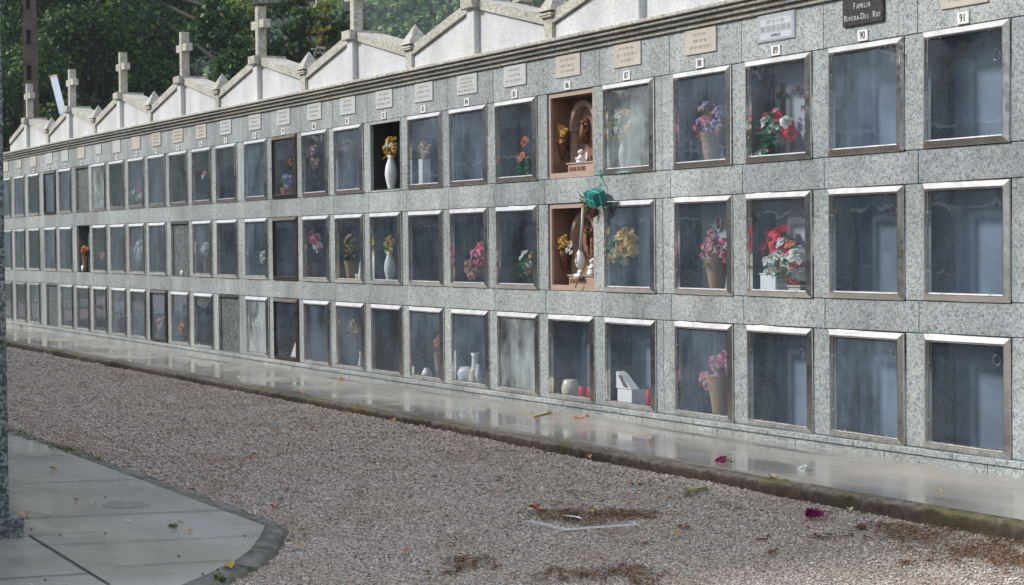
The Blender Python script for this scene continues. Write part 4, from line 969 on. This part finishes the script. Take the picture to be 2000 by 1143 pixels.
# ------------------------------------------------------------------ near trees
MAT['bark'] = plain('dark_bark', (.028,.022,.017), .9, var=.4, vs=6)
MAT['leafA'] = cols_island('oak_leaves', [(0, (.010,.034,.010)), (.45, (.026,.078,.018)), (.8, (.055,.135,.03)), (.95, (.11,.20,.035)), (.985, (.22,.22,.03)), (1, (.36,.22,.03))], .55, .25, .7, [(.3, .55), (.7, 1.4)])
MAT['leafB'] = cols_island('dark_leaves', [(0, (.004,.011,.005)), (.5, (.009,.028,.009)), (.85, (.022,.058,.015)), (1, (.08,.11,.03))], .6, .2, .8, [(.3, .5), (.7, 1.5)])  # darker green leaf colour for the other trees
MAT['leafY'] = cols_island('turning_leaves', [(0, (.05,.11,.02)), (.5, (.16,.24,.03)), (.8, (.32,.30,.04)), (1, (.48,.26,.04))], .55, .3)
def tree(base, H, cr, cz, label, mat, n_cl=60, per=260, leaf=.13, seed=1, group=None, tr=.28, boughs=None, name='broadleaf_tree'):
    rng = np.random.default_rng(seed); rg = random.Random(seed)
    root = empty(name, label, 'tree', tuple(base), group); b = MB(); bx, by, bz = base
    pts = [(bx+rg.uniform(-.15, .15)*k, by+rg.uniform(-.15, .15)*k, bz+H*.75*k/6) for k in range(7)]
    b.tube(pts, tr, 10, r1=tr*.35); cen = []; rad = []
    for i in range(n_cl):
        a = rng.uniform(0, 6.283); e = rng.uniform(-1, 1); q = cr*math.sqrt(max(0, 1-e*e*.8))*rng.uniform(.45, 1)
        p = (bx+q*math.cos(a), by+q*math.sin(a), bz+cz+e*(H-cz)*.95); cen.append(p); rad.append(rng.uniform(.55, 1.15)*cr*.20+.25)
        if i % 3 == 0:
            s0 = pts[rg.randint(2, 5)]; mid = [(s0[j]+p[j])/2+rg.uniform(-.3, .3) for j in range(3)]; b.tube([s0, mid, p], tr*.15, 6, r1=.015)
    b.build('trunk', MAT['bark'], root, smooth=True)
    V, F = leafcloud(cen, rad, per, leaf, rng, .25, 1, .75); npmesh('crown', V, F, mat, root)
    if boughs:
        cen = []; b = MB(); rad = []; cy2 = []; ry = []
        for path in boughs:
            b.tube([pts[4]]+path, .05, 6, r1=.012)
            for j in range(len(path)):
                p0 = Vector(path[max(0, j-1)]); p1 = Vector(path[j])
                for u in np.linspace(0, 1, 5):
                    q = p0.lerp(p1, u)+Vector((rng.normal()*.30, rng.normal()*.30, rng.normal()*.22-.1))
                    if rng.random() < .13 and j > 0: cy2.append(tuple(q)); ry.append(.34)
                    else: cen.append(tuple(q)); rad.append(rng.uniform(.18, .42))
        b.build('bough', MAT['bark'], root, smooth=True)
        V, F = leafcloud(cen, rad, 140, leaf*.9, rng, .1, 1, .7); npmesh('bough_leaves', V, F, mat, root)
        if cy2: V, F = leafcloud(cy2, ry, 80, leaf*.8, rng, .1, 1, .7); npmesh('yellow_leaves', V, F, MAT['leafY'], root)
    localise(root); return root
def foot(px, D): v = onD(px, 495, D); v.z = 0; return v
f1 = foot(225, 51)
bough = [[tuple(onD(px, py, D)) for px, py, D in P] for P in (
    [(430, 60, 44.45), (520, 95, 43.18), (590, 70, 42.545), (650, 45, 41.91), (690, 55, 41.91), (712, 80, 41.91)],
    [(440, 130, 44.45), (500, 130, 43.815), (545, 130, 43.18), (580, 95, 43.18), (610, 85, 43.18)],
    [(430, 20, 44.45), (500, 10, 43.18), (560, 5, 42.545), (600, 18, 41.91), (640, 20, 41.91)],
    [(420, 180, 45.72), (470, 170, 45.085), (520, 165, 44.45), (545, 150, 44.45)])]
tree(f1, 18, 3.7, 7.0, 'big oak with green and a few yellow leaves reaching right over the gables', MAT['leafA'], 190, 900, .075, 3, 'trees behind the columbarium', .32, bough, 'oak_tree')
tree(foot(50, 64), 20, 5.8, 7.0, 'dense dark tree filling the view behind the leftmost crosses', MAT['leafB'], 150, 700, .09, 4, 'trees behind the columbarium', .35)
tree(foot(0, 68), 18, 6.5, 6.5, 'dark tree at the extreme left, partly hidden by the granite pillar', MAT['leafB'], 110, 500, .11, 5, 'trees behind the columbarium', .35)
tree(foot(150, 76), 19, 5.4, 6.5, 'dark tree standing behind the big oak', MAT['leafB'], 120, 500, .11, 6, 'trees behind the columbarium', .35)
# trees beyond the facing block: they are what the upper panes mirror
for i, (x, y, h) in enumerate(((-6, -20, 9), (-15, -23, 11), (-26, -21, 10), (2, -26, 8))):
    tree(Vector((x, y, 0)), h, 3.6, h*.55, ['round tree beyond the facing block, nearest its end pillar', 'tall tree beyond the facing block, opposite the middle gables', 'tree beyond the facing block, opposite the far gables', 'low tree standing clear of the facing block'][i], MAT['leafB'], 50, 150, .22, 20+i, 'trees beyond the facing block', .25)

for i, (x, y, h) in enumerate(((24, -6, 9), (30, -14, 11), (27, 3, 10), (20, -22, 10))):
    tree(Vector((x, y, 0)), h, 4.2, h*.5, ['bushy tree at the right end of the court', 'tall tree behind the right end of the court', 'tree past the right end of the main block', 'tree to the right behind the viewer'][i], MAT['leafB'], 50, 150, .24, 30+i, 'trees at the right end', .25)
# ------------------------------------------------------------------ house with tiled roof and stone chimneys
def tilemat():
    m, nt, b = newmat('red_roof_tiles'); p = pos(nt)
    wv = N(nt, 'ShaderNodeTexWave', Scale=1.4, Distortion=.6); nt.links.new(p, wv.inputs['Vector'])
    c = ramp(nt, noise(nt, p, 3, 5), [(.3, (.22,.07,.045)), (.6, (.40,.14,.09)), (.8, (.46,.24,.17))]); c = mixc(nt, 1, c, ramp(nt, wv.outputs['Fac'], [(.2, .55), (.6, 1)]), 'MULTIPLY')
    nt.links.new(c, b.inputs['Base Color']); b.inputs['Roughness'].default_value = .85; return m
MAT['tiles'] = tilemat(); MAT['plaster'] = plain('grey_plaster', (.42,.39,.34), .85)
def house(pxa, pya, pxb, pyb, D, label, slope=.55, wd=4.0):
    A = onD(pxa, pya, D); B = onD(pxb, pyb, D+4); root = empty('tiled_house', label, 'house', ((A.x+B.x)/2, (A.y+B.y)/2, 0), 'tiled houses behind the columbarium')
    u = (B-A); u.z = 0; ln = u.length; u.normalize(); nn = Vector((-u.y, u.x, 0)); zr = (A.z+B.z)/2
    def P(a, c, z): q = A+u*a+nn*c; return (q.x, q.y, z)
    b = MB(); e = .35
    for s in (-1, 1):
        n = 1; zl = zr-wd*slope
        b.pts([P(-e, 0, zr), P(ln+e, 0, zr), P(ln+e, s*(wd+.3), zl-.1), P(-e, s*(wd+.3), zl-.1), P(-e, 0, zr-.14), P(ln+e, 0, zr-.14), P(ln+e, s*(wd+.3), zl-.24), P(-e, s*(wd+.3), zl-.24)],
              [(0,1,2,3),(7,6,5,4),(3,2,6,7),(0,3,7,4),(1,5,6,2)])
    rf = b.build('roof', MAT['tiles'], root)
    b = MB(); b.tube([P(-e, 0, zr+.02), P(ln+e, 0, zr+.02)], .11, 8); b.build('ridge', MAT['tiles'], rf)
    b = MB(); zl = zr-wd*slope-.2
    b.pts([P(0,-wd,0),P(ln,-wd,0),P(ln,wd,0),P(0,wd,0),P(0,-wd,zl),P(ln,-wd,zl),P(ln,wd,zl),P(0,wd,zl),P(0,0,zr-.16),P(ln,0,zr-.16)], [(0,1,5,4),(2,3,7,6),(0,4,8,7,3),(1,2,6,9,5)])
    wl = b.build('wall', MAT['plaster'], root)
    for k in range(2):
        b = MB(); q0 = P(1+k*2.2, -wd-.03, 0); b.pts([P(1+k*2.2, -wd-.03, zl-1.6), P(1.9+k*2.2, -wd-.03, zl-1.6), P(1.9+k*2.2, -wd-.03, zl-.5), P(1+k*2.2, -wd-.03, zl-.5)], [(0,1,2,3)]); b.build('window', MAT['ink'], root)
    return root, P, ln, zr, wd, slope
root, P, ln, zr, wd, sl = house(652, 86, 800, 80, 62, 'house with a red tiled roof showing between two gables', .5, 3.2)
def chimney(px, py, w_, D, h, base=None, label=None, par=None):
    c = onD(px, py, D); w2 = w_/2; b = MB(); b.box(c.x-w2, c.x+w2, c.y-w2, c.y+w2, c.z-h, c.z-.12)
    b.box(c.x-w2-.05, c.x+w2+.05, c.y-w2-.05, c.y+w2+.05, c.z-.12, c.z); o = b.build('chimney', MAT['granite_worn'], par)
    return o
chimney(732, 63, .30, 60, 2.6, par=root); 
localise(root)
root2, P, ln, zr, wd, sl = house(602, 128, 650, 124, 56, 'low house roof and stone chimney hidden behind the gable, left of the red roof', .4, 2.5)
chimney(621, 92, .34, 54, 2.4, par=root2); b = MB(); c = onD(622, 120, 53.6); b.box(c.x-.3, c.x+.3, c.y-.3, c.y+.3, c.z-1.2, c.z+.02); b.build('chimney_base', MAT['wood'], root2); localise(root2)
root3, P, ln, zr, wd, sl = house(990, 32, 1068, 26, 40, 'house roof edge with a tall chimney behind the gable near the middle', .4, 2.0)
chimney(1020, -6, .20, 38, 2.0, par=root3); localise(root3)

# ------------------------------------------------------------------ concrete power pole with recesses, leaning pipe
MAT['pole'] = plain('weathered_brown_concrete', (.10,.07,.058), .85, var=.35, vs=5); MAT['polehole'] = plain('pole_recess', (.02,.016,.015), .9)
c0 = foot(66, 44.6); root = empty('utility_pole', 'dark brown concrete power pole with square recesses against the dark trees', 'pole', tuple(c0)); b = MB(); hb = MB()
az = math.atan2(c0.y-CAMP[1], c0.x-CAMP[0]); ux = Vector((-math.sin(az), math.cos(az), 0))*-1; uy = Vector((math.cos(az), math.sin(az), 0))
def PP(a, d, z): q = c0+ux*a+uy*d; return (q.x, q.y, z)
H = 12
wz = lambda z: .21-.008*z
lev = [0]; z = .55
while z < H-.6: lev += [z, z+.34]; z += .82
lev.append(H)
for i in range(len(lev)-1):
    z0, z1 = lev[i], lev[i+1]; w0, w1 = wz(z0), wz(z1); solid = i % 2 == 0
    parts_ = [(-1, 1)] if solid else [(-1, -.55), (.1, 1)]
    for (s0, s1) in parts_:
        b.pts([PP(s0*w0, -.14, z0), PP(s1*w0, -.14, z0), PP(s1*w0, .14, z0), PP(s0*w0, .14, z0), PP(s0*w1, -.14, z1), PP(s1*w1, -.14, z1), PP(s1*w1, .14, z1), PP(s0*w1, .14, z1)],
              [(0,3,2,1),(4,5,6,7),(0,1,5,4),(1,2,6,5),(2,3,7,6),(3,0,4,7)])
    if not solid:
        hb.pts([PP(-.56*w0, -.02, z0), PP(.11*w0, -.02, z0), PP(.11*w1, -.02, z1), PP(-.56*w1, -.02, z1)], [(0,1,2,3)])
b.build('shaft', MAT['pole'], root); hb.build('recess_backs', MAT['polehole'], root); localise(root)
root = empty('leaning_pipe', 'pale blue-grey square pipe with a reddish end, leaning left beside the second cross', 'pipe', (-20.6, .6, 3.3))
a = onY(124, 226, .55); c = onY(106, 155, .55)
MAT['pvc'] = plain('pale_pvc', (.55,.60,.68), .4, var=.05)
b = MB(); b.tube([a, c], .085, 4); b.build('tube', MAT['pvc'], root); b = MB(); d = (c-a).normalized(); b.tube([c, c+d*.05], .088, 4); b.build('end', MAT['f_peach'], root); localise(root)

# ------------------------------------------------------------------ loose pebbles over the gravel
def pebbles(name, n, xr_, yr_, rmin, rmax, mat, z, rng, pw=0):
    x = rng.uniform(*xr_, n); y = rng.uniform(*yr_, n)
    d = np.hypot(x-CAMP[0], y-CAMP[1]); keep = rng.random(n) < np.clip((8.0/d)**1.3, 0, 1)
    # stay off the paving
    ed = np.interp(x, [-44, -.13, .206, .558, .837, 1.098, 1.294, 1.5, 1.66], [-4.24, -4.23, -4.37, -4.56, -4.76, -4.98, -5.2, -5.6, -12]); ed = np.where(x > 1.66, -12, ed)
    keep &= (y > ed-.015); x, y, d = x[keep], y[keep], d[keep]; m = len(x)
    r = rng.uniform(rmin, rmax, m)*(1+.5*(rng.random(m) > .95))*np.clip(d/8, 1, 1.9)
    o = np.array([(1,0,0),(0,1,0),(-1,0,0),(0,-1,0),(0,0,1),(0,0,-1)], float); o = np.concatenate([o]); 
    V = o[None]*r[:, None, None]*rng.uniform(.6, 1.25, (m, 6, 1))+rng.normal(size=(m, 6, 3))*r[:, None, None]*.16
    q = rng.uniform(0, 6.283, m); cq, sq = np.cos(q)[:, None], np.sin(q)[:, None]; X = V[:, :, 0]*cq-V[:, :, 1]*sq; Y = V[:, :, 0]*sq+V[:, :, 1]*cq
    Z = V[:, :, 2]*.7+z+r[:, None]*.25
    V = np.stack([X+x[:, None], Y+y[:, None], Z], 2).reshape(-1, 3)
    T = np.array([(0,1,4),(1,2,4),(2,3,4),(3,0,4),(1,0,5),(2,1,5),(3,2,5),(0,3,5)]); F = (T[None]+np.arange(m)[:, None, None]*6).reshape(-1, 3)
    return npmesh(name, V, F, mat)
rng = np.random.default_rng(21)
p_ = pebbles('gravel', 330000, (-14, 5.2), (-6.2, -1.27), .0034, .0076, MAT['pebble'], GZ-.012, rng); tag(p_, 'pinkish grey gravel covering the court', 'gravel', kind='stuff')
p_ = pebbles('gravel', 32000, (-30, -14), (-4.3, -1.27), .006, .011, MAT['pebble'], GZ-.012, rng); tag(p_, 'gravel at the far left end of the court', 'gravel', kind='stuff')
# brown litter drifts
def litter(spots, label):
    Vs = []; Fs = []; k = 0
    for (px, py, rx, ry, n) in spots:
        c = onZ(px, py, GZ); e1 = onZ(px+rx, py, GZ)-c; e2 = onZ(px, py+ry, GZ)-c
        n = int(n*.8); cl = rng.normal(size=(max(3, n//28), 2))*.55; ci = rng.integers(0, len(cl), n); g1 = cl[ci, 0]+rng.standard_t(3, size=n)*.10; g2 = cl[ci, 1]+rng.standard_t(3, size=n)*.14
        X = c.x+e1.x*g1+e2.x*g2; Y = c.y+e1.y*g1+e2.y*g2; a = rng.uniform(0, 6.283, n); l = rng.uniform(.003, .016, n)**1.0; w_ = rng.uniform(.0015, .005, n)
        Z = GZ+rng.uniform(-.002, .007, n); dz = rng.normal(size=n)*.003
        ca, sa = np.cos(a), np.sin(a)
        V = np.stack([np.stack([X-ca*l, Y-sa*l, Z-dz], 1), np.stack([X+sa*w_, Y-ca*w_, Z+.003], 1), np.stack([X+ca*l, Y+sa*l, Z+dz], 1), np.stack([X-sa*w_, Y+ca*w_, Z+.003], 1)], 1).reshape(-1, 3)
        ok = Y < -1.30; V = V.reshape(-1, 4, 3)[ok].reshape(-1, 3); n2 = len(V)//4
        Vs.append(V); Fs.append(np.arange(n2*4).reshape(-1, 4)+k); k += n2*4
    tag(npmesh('plant_litter', np.concatenate(Vs), np.concatenate(Fs), MAT['litter']), label, 'litter', kind='stuff')
litter([(1140,1006,75,13,2600),(1225,1002,45,8,900),(1060,1000,30,6,400)], 'mound of brown litter beside the white strip on the gravel')
litter([(920,1100,55,14,800),(1100,1118,70,12,700),(1210,1120,60,14,800),(1250,1132,40,8,300),(885,1118,30,8,200)], 'brown litter drifts along the bottom edge of the view')
litter([(1800,1040,90,14,1800),(1900,1075,90,16,1800),(1980,1095,60,18,1200),(1720,1025,40,8,500),(1960,1060,60,10,700)], 'brown litter drift against the kerb on the right')
litter([(1650,1048,60,4,220),(1500,1052,14,5,90),(1780,1098,45,3,160),(1500,1078,20,5,110),(1330,970,40,5,130),(1330,1028,22,5,160),(960,935,30,5,60),(700,965,40,5,60),(1225,945,30,4,80),(1140,965,40,5,90),(860,850,60,6,60),(620,900,60,10,70),(1250,1062,30,5,80),(500,860,260,50,260),(1100,900,260,45,220),(900,1040,260,60,420),(1500,1060,260,50,420),(750,900,40,6,60),(1000,920,50,6,60),(1420,990,60,8,120),(640,1010,60,20,90),(560,1000,25,30,120),(590,1060,30,30,90)], 'scattered brown needles and bits on the gravel')

# ------------------------------------------------------------------ single things lying on the ground
def ground_z(kind): return {'g': GZ+.006, 'w': .1185, 'a': .067, 'k': .12}[kind]
LC = {'orange': MAT['f_orange'], 'tan': plain('tan_leaf', (.45,.27,.13), .7, var=.2), 'yellow': plain('yellow_leaf', (.50,.33,.05), .6, var=.25), 'red': plain('red_brown_leaf', (.30,.05,.02), .6, var=.3), 'beige': plain('beige_leaf', (.52,.46,.32), .7, var=.15), 'brown': plain('brown_leaf', (.14,.06,.03), .7, var=.3), 'rust': plain('rust_leaf', (.45,.12,.03), .6, var=.25)}
LEAVES = [(108,918,'a','rust',.060,'rust coloured leaf curling up on the wet apron beside the pillar'),(150,978,'a','rust',.042,'smaller rust leaf on the wet apron, below the curled one'),(447,1108,'a','yellow',.085,'yellow-brown leaf on the rounded corner of the apron kerb'),
 (792,1078,'g','orange',.060,'bright orange leaf on the gravel near the bottom edge'),(1150,895,'g','tan',.065,'pale orange leaf on the gravel just below the mossy kerb'),(495,898,'g','rust',.060,'rust leaf on the gravel right of the apron'),
 (541,848,'g','tan',.080,'tan leaf in the middle of the left gravel'),(1045,996,'g','red',.085,'red-brown leaf on the left end of the litter mound'),(1325,1046,'g','tan',.075,'tan leaf right of the litter mound'),(1155,1000,'g','yellow',.05,'small yellowish leaf on top of the litter mound'),
 (668,743,'w','orange',.09,'orange curled leaf on the wet walkway in front of niche 81'),(465,738,'w','beige',.06,'pale leaf on the wet walkway far left'),(1508,933,'k','tan',.070,'tan leaf on the edge of the kerb, right half'),(1835,962,'w','yellow',.05,'small yellow petal on the walkway at the right'),
 (768,822,'g','yellow',.070,'yellow leaf against the kerb left of centre'),(1230,946,'g','tan',.06,'faded leaf in the middle of the right gravel'),(537,992,'g','red',.05,'brown leaf on the gravel by the apron corner'),(1660,996,'g','beige',.06,'beige stub by the kerb on the right'),
 (45,641,'w','tan',.16,'tan leaf at the far left end of the walkway'),(20,846,'a','brown',.10,'brown leaf by the pillar at the apron edge'),(585,1068,'g','tan',.06,'tan leaf just right of the apron corner'),(975,964,'g','tan',.05,'small tan leaf left of the litter mound'),(860,835,'g','brown',.05,'brown leaf below the kerb near the centre'),(250,1020,'a','beige',.05,'pale flat leaf on the apron'),
 (1245,1028,'g','beige',.04,'tiny pale leaf beside the white strip'),(50,1008,'a','tan',.09,'flat tan leaf beside the foot of the pillar'),(370,1042,'a','tan',.06,'tan leaf flat on the apron near its corner'),(185,985,'a','beige',.03,'tiny pale fleck on the apron'),(413,863,'g','beige',.045,'small white scrap on the left gravel'),(700,795,'k','rust',.06,'rust leaf lying on the kerb left of centre'),(590,772,'k','rust',.055,'orange-brown leaf on the kerb below niche 80')]
rg = random.Random(9)
for i, (px, py, k, c, s, lab) in enumerate(LEAVES):
    z = ground_z(k)+(zo(0) if k != 'w' else 0); p = onZ(px, py, z); b = MB(); a = rg.uniform(-.6, .6)+2.6
    d = Vector((math.cos(a), math.sin(a), rg.uniform(.12, .4))); st = p-Vector((d.x, d.y, 0))*s*.5; st.z = z+.002
    b.leaf(tuple(st), d, s, s*.62, fold=rg.uniform(.2, .45)); b.tube([st, st-Vector((d.x, d.y, -.05))*s*.35], .0012, 4)
    if c in ('rust', 'red'): b.leaf(tuple(st+Vector((0,0,.004))), (math.cos(a+1.1), math.sin(a+1.1), .45), s*.7, s*.4, fold=.4)
    m_ = LC[c] if c != 'orange' else LC['rust'] if i % 2 else MAT['f_orange']
    tag(b.build('fallen_leaf', m_), lab, 'leaf', 'fallen leaves')
# small dark seeds / stones on paving
DOTS = [(61,1033,'a'),(117,1044,'a'),(205,970,'a'),(205,1041,'a'),(349,1086,'a'),(396,1121,'a'),(477,1046,'a'),(503,949,'g'),(381,930,'g'),(327,930,'g'),(88,1132,'a'),(425,1112,'a'),(1742,960,'w'),(1848,994,'w'),(1875,957,'w'),(1941,940,'w'),(1084,793,'w'),(1683,1028,'g'),(1760,978,'w'),(1130,853,'w'),(1190,876,'k'),(1089,858,'k')]
for i, (px, py, k) in enumerate(DOTS):
    z = ground_z(k); p = onZ(px, py, z+.003); b = MB(); r = .011 if i != 17 else .028
    b.ball(tuple(p), r*.45 if i != 17 else r*.8, i, .2, (1.2, 1, .8), sub=2); b.tube([p, p+Vector((.012, .003, -.003))], .001, 4)
    tag(b.build('dark_seed', LC['brown'] if i == 17 else MAT['ink']), 'dark red round seed head on the gravel near the right kerb' if i == 17 else 'tiny dark seed fallen on the wet paving or kerb' if k != 'g' else 'small dark clod on the gravel beside the apron', 'seed', 'dark seeds and clods')
# dry flower stalks on the walkway
b = MB(); Z = .122
p = [onZ(1008, 808, Z), onZ(1038, 808.5, Z), onZ(1040, 802, Z+.02)]; b.tube(p, .006, 7, r1=.004)
b.tube([onZ(1042, 815.5, Z+.004), onZ(1068, 808, Z+.008), onZ(1080, 806, Z+.012)], .010, 8, r1=.006)
o = tag(b.build('dry_stalks', MAT['f_ochre']), 'dry flower stalks lying on the walkway below niche 86', 'stalks'); 
b = MB(); c = onZ(1080, 808, Z+.012)
for k in range(8): b.leaf(tuple(c+Vector((rg.uniform(-.05, .05), rg.uniform(-.02, .02), 0))), (rg.uniform(-1, 1), rg.uniform(-1, 1), .5), .05, .02)
b.build('withered_head', LC['beige'], o)
b = MB(); c = onZ(1130, 816, Z+.01); b.rosette(tuple(c+Vector((-.03, 0, 0))), .035, (-.5, -.5, 1), 6, 2, rg=rg); b.tube([c, c+Vector((.08, .03, .02))], .006, 6, r1=.009); b.rosette(tuple(c+Vector((.085, .03, .02))), .02, (.7, 0, .7), 5, 2, rg=rg)
tag(b.build('withered_flower', MAT['f_peach']), 'pale orange withered flower on the walkway below niche 87', 'flower')
# fallen dark rose, white petals, magenta flower, rolled leaf
def fallen(px, py, k, colr, r, label, stem=None, cat='flower', nm='fallen_flower'):
    z = ground_z(k); c = onZ(px, py, z+r*.5); b = MB()
    for q in range(7): b.rosette(tuple(c+Vector((rg.uniform(-.6, .6)*r, rg.uniform(-.4, .4)*r, rg.uniform(-.2, .3)*r))), r*.75, (rg.uniform(-.8, .8), -.6, .8), 5, 2, rg=rg)
    o = b.build(nm, MAT['f_'+colr])
    if stem: b = MB(); e = onZ(stem[0], stem[1], z+.004); b.tube([c, (c+e)/2+Vector((0, 0, .012)), e], .0035, 5); b.leaf(tuple(c+Vector((.02, 0, .01))), (1, .2, .6), .05, .02); b.build('stem', MAT['f_olive'], o)
    return tag(o, label, cat)
fallen(1408,899,'w','magenta',.034,'wilted dark red rose with its stem on the walkway below niche 89',(1434,903))
fallen(1568,917,'w','white',.030,'scatter of white petals on the walkway below niche 90',nm='white_petals')
fallen(1583,1003,'g','magenta',.036,'crushed magenta flower lying on the gravel near the right kerb',(1628,1001))
fallen(1600,1005,'g','magenta',.028,'smaller magenta bloom touching the crushed one on the gravel')
b = MB(); p0 = onZ(1340, 958, GZ+.016); p1 = onZ(1389, 956, GZ+.012); b.tube([p0, p0.lerp(p1, .25)+Vector((0,0,.004)), p0.lerp(p1, .7), p1], .022, 10, r1=.004); b.leaf(tuple(p0.lerp(p1, .2)), (p1-p0).normalized()+Vector((0, 0, .1)), .12, .05)
tag(b.build('rolled_leaf', plain('greenish_cream_leaf', (.34,.36,.18), .6, var=.3, vs=30)), 'rolled green and cream leaf on the gravel below the right kerb', 'leaf')
# white plastic strip half buried by the litter mound
b = MB(); A, B_, C3, D3 = [onZ(px, py, GZ+.004) for px, py in ((1026,1017), (1103,1035.5), (1247,1025), (1230,1018))]
for a, c in ((A, B_), (B_, C3)):
    t = (c-a).normalized(); nn = Vector((-t.y, t.x, 0))
    for off in (0, .03): b.tube([a+nn*off, c+nn*off], .0022, 4)
    
b.tube([C3, D3], .0035, 4)
tag(b.build('white_strip', MAT['ceramic']), 'thin white plastic edging strip bent to a V around the litter mound', 'strip')
b = MB(); c = onZ(1112, 1011, GZ+.014); b.leaf(tuple(c+Vector((-.09, 0, 0))), (1, .1, .05), .2, .035, fold=.1); tag(b.build('white_scrap', MAT['ceramic']), 'flat white scrap lying on the litter mound', 'scrap')
# damp patches
for px, py, rx, ry, k, lab in ((1742,964,30,5,'w','walkway'),(1775,953,16,2.5,'w','walkway'),(245,986,46,7,'a','apron'),(1760,919,12,1.5,'w','walkway')):
    zz = .0662 if k == 'a' else .1178+zo(onZ(px, py, .118).x); c = onZ(px, py, zz); e1 = onZ(px+rx, py, zz)-c; e2 = onZ(px, py+ry, zz)-c; b = MB()
    P = [tuple(c+e1*math.cos(q)*(1+.06*math.sin(5*q))+e2*math.sin(q)*(1+.1*math.cos(3*q))+Vector((0, 0, .0012))) for q in np.linspace(0, 6.283, 28, endpoint=False)]
    b.pts([tuple(c+Vector((0, 0, .0012)))]+P, [(0, 1+(i+1) % 28, 1+i) for i in range(28)]); struct(b.build('damp_patch', MAT['damp']))
# small weeds
MAT['f_weed'] = cols_island('weed_leaves', [(0, (.08,.11,.04)), (1, (.20,.26,.10))], .7)
def weed(px, py, k, n, s, label):
    z = ground_z(k)-.004; c = onZ(px, py, z); b = MB()
    for i in range(n):
        a = rg.uniform(0, 6.283); st = c+Vector((rg.uniform(-1, 1)*s*.8, rg.uniform(-1, 1)*s*.3, 0)); b.leaf(tuple(st), (math.cos(a)*.8, math.sin(a)*.5, rg.uniform(.4, 1.2)), s*rg.uniform(.3, .65), s*.16)
    tag(b.build('weed', MAT['f_weed'] if n < 30 else MAT['f_olive']), label, 'weed', 'small weeds')
weed(337,1031,'a',18,.06,'tuft of small weed in the joint of the apron'); weed(352,1022,'a',8,.035,'tiny sprig beside the apron tuft'); weed(428,1135,'g',26,.07,'green weed at the foot of the apron kerb, bottom edge')
weed(1688,1005,'g',16,.05,'green sprig between kerb and gravel on the right'); weed(1108,800,'w',14,.05,'grey-green tuft where walkway meets the wall below niche 87')
for i, (px, py, w_, n) in enumerate(((90,868,50,160),(160,888,40,160),(45,852,30,80))):
    b = MB(); a = onZ(px-w_, py-w_*.36, GZ+.01); c = onZ(px+w_, py+w_*.36, GZ+.01)
    for q in range(n): p = a.lerp(c, rg.random())+Vector((0, rg.uniform(-.07, .05), 0)); b.leaf(tuple(p), (rg.uniform(-1,1), rg.uniform(-1,1), 1), .022, .012)
    tag(b.build('moss_patch', MAT['f_olive']), ['moss along the apron kerb at the far left', 'moss strip on the apron kerb, nearer end', 'moss by the granite pillar on the apron kerb'][i], 'moss', kind='stuff')

# ------------------------------------------------------------------ damp air between here and the hillside
hz = MB(); hz.box(-960, 960, -960, 960, -1.2, 75); m = bpy.data.materials.new('haze'); m.use_nodes = True; nt = m.node_tree; nt.nodes.clear()
o_ = nt.nodes.new('ShaderNodeOutputMaterial'); v = nt.nodes.new('ShaderNodeVolumePrincipled'); v.inputs['Color'].default_value = (.80, .90, 1, 1); v.inputs['Density'].default_value = .0006; v.inputs['Anisotropy'].default_value = .2
nt.links.new(v.outputs[0], o_.inputs['Volume']); tag(hz.build('haze', m), 'thin bluish haze over the wooded hillside', 'haze', kind='stuff')
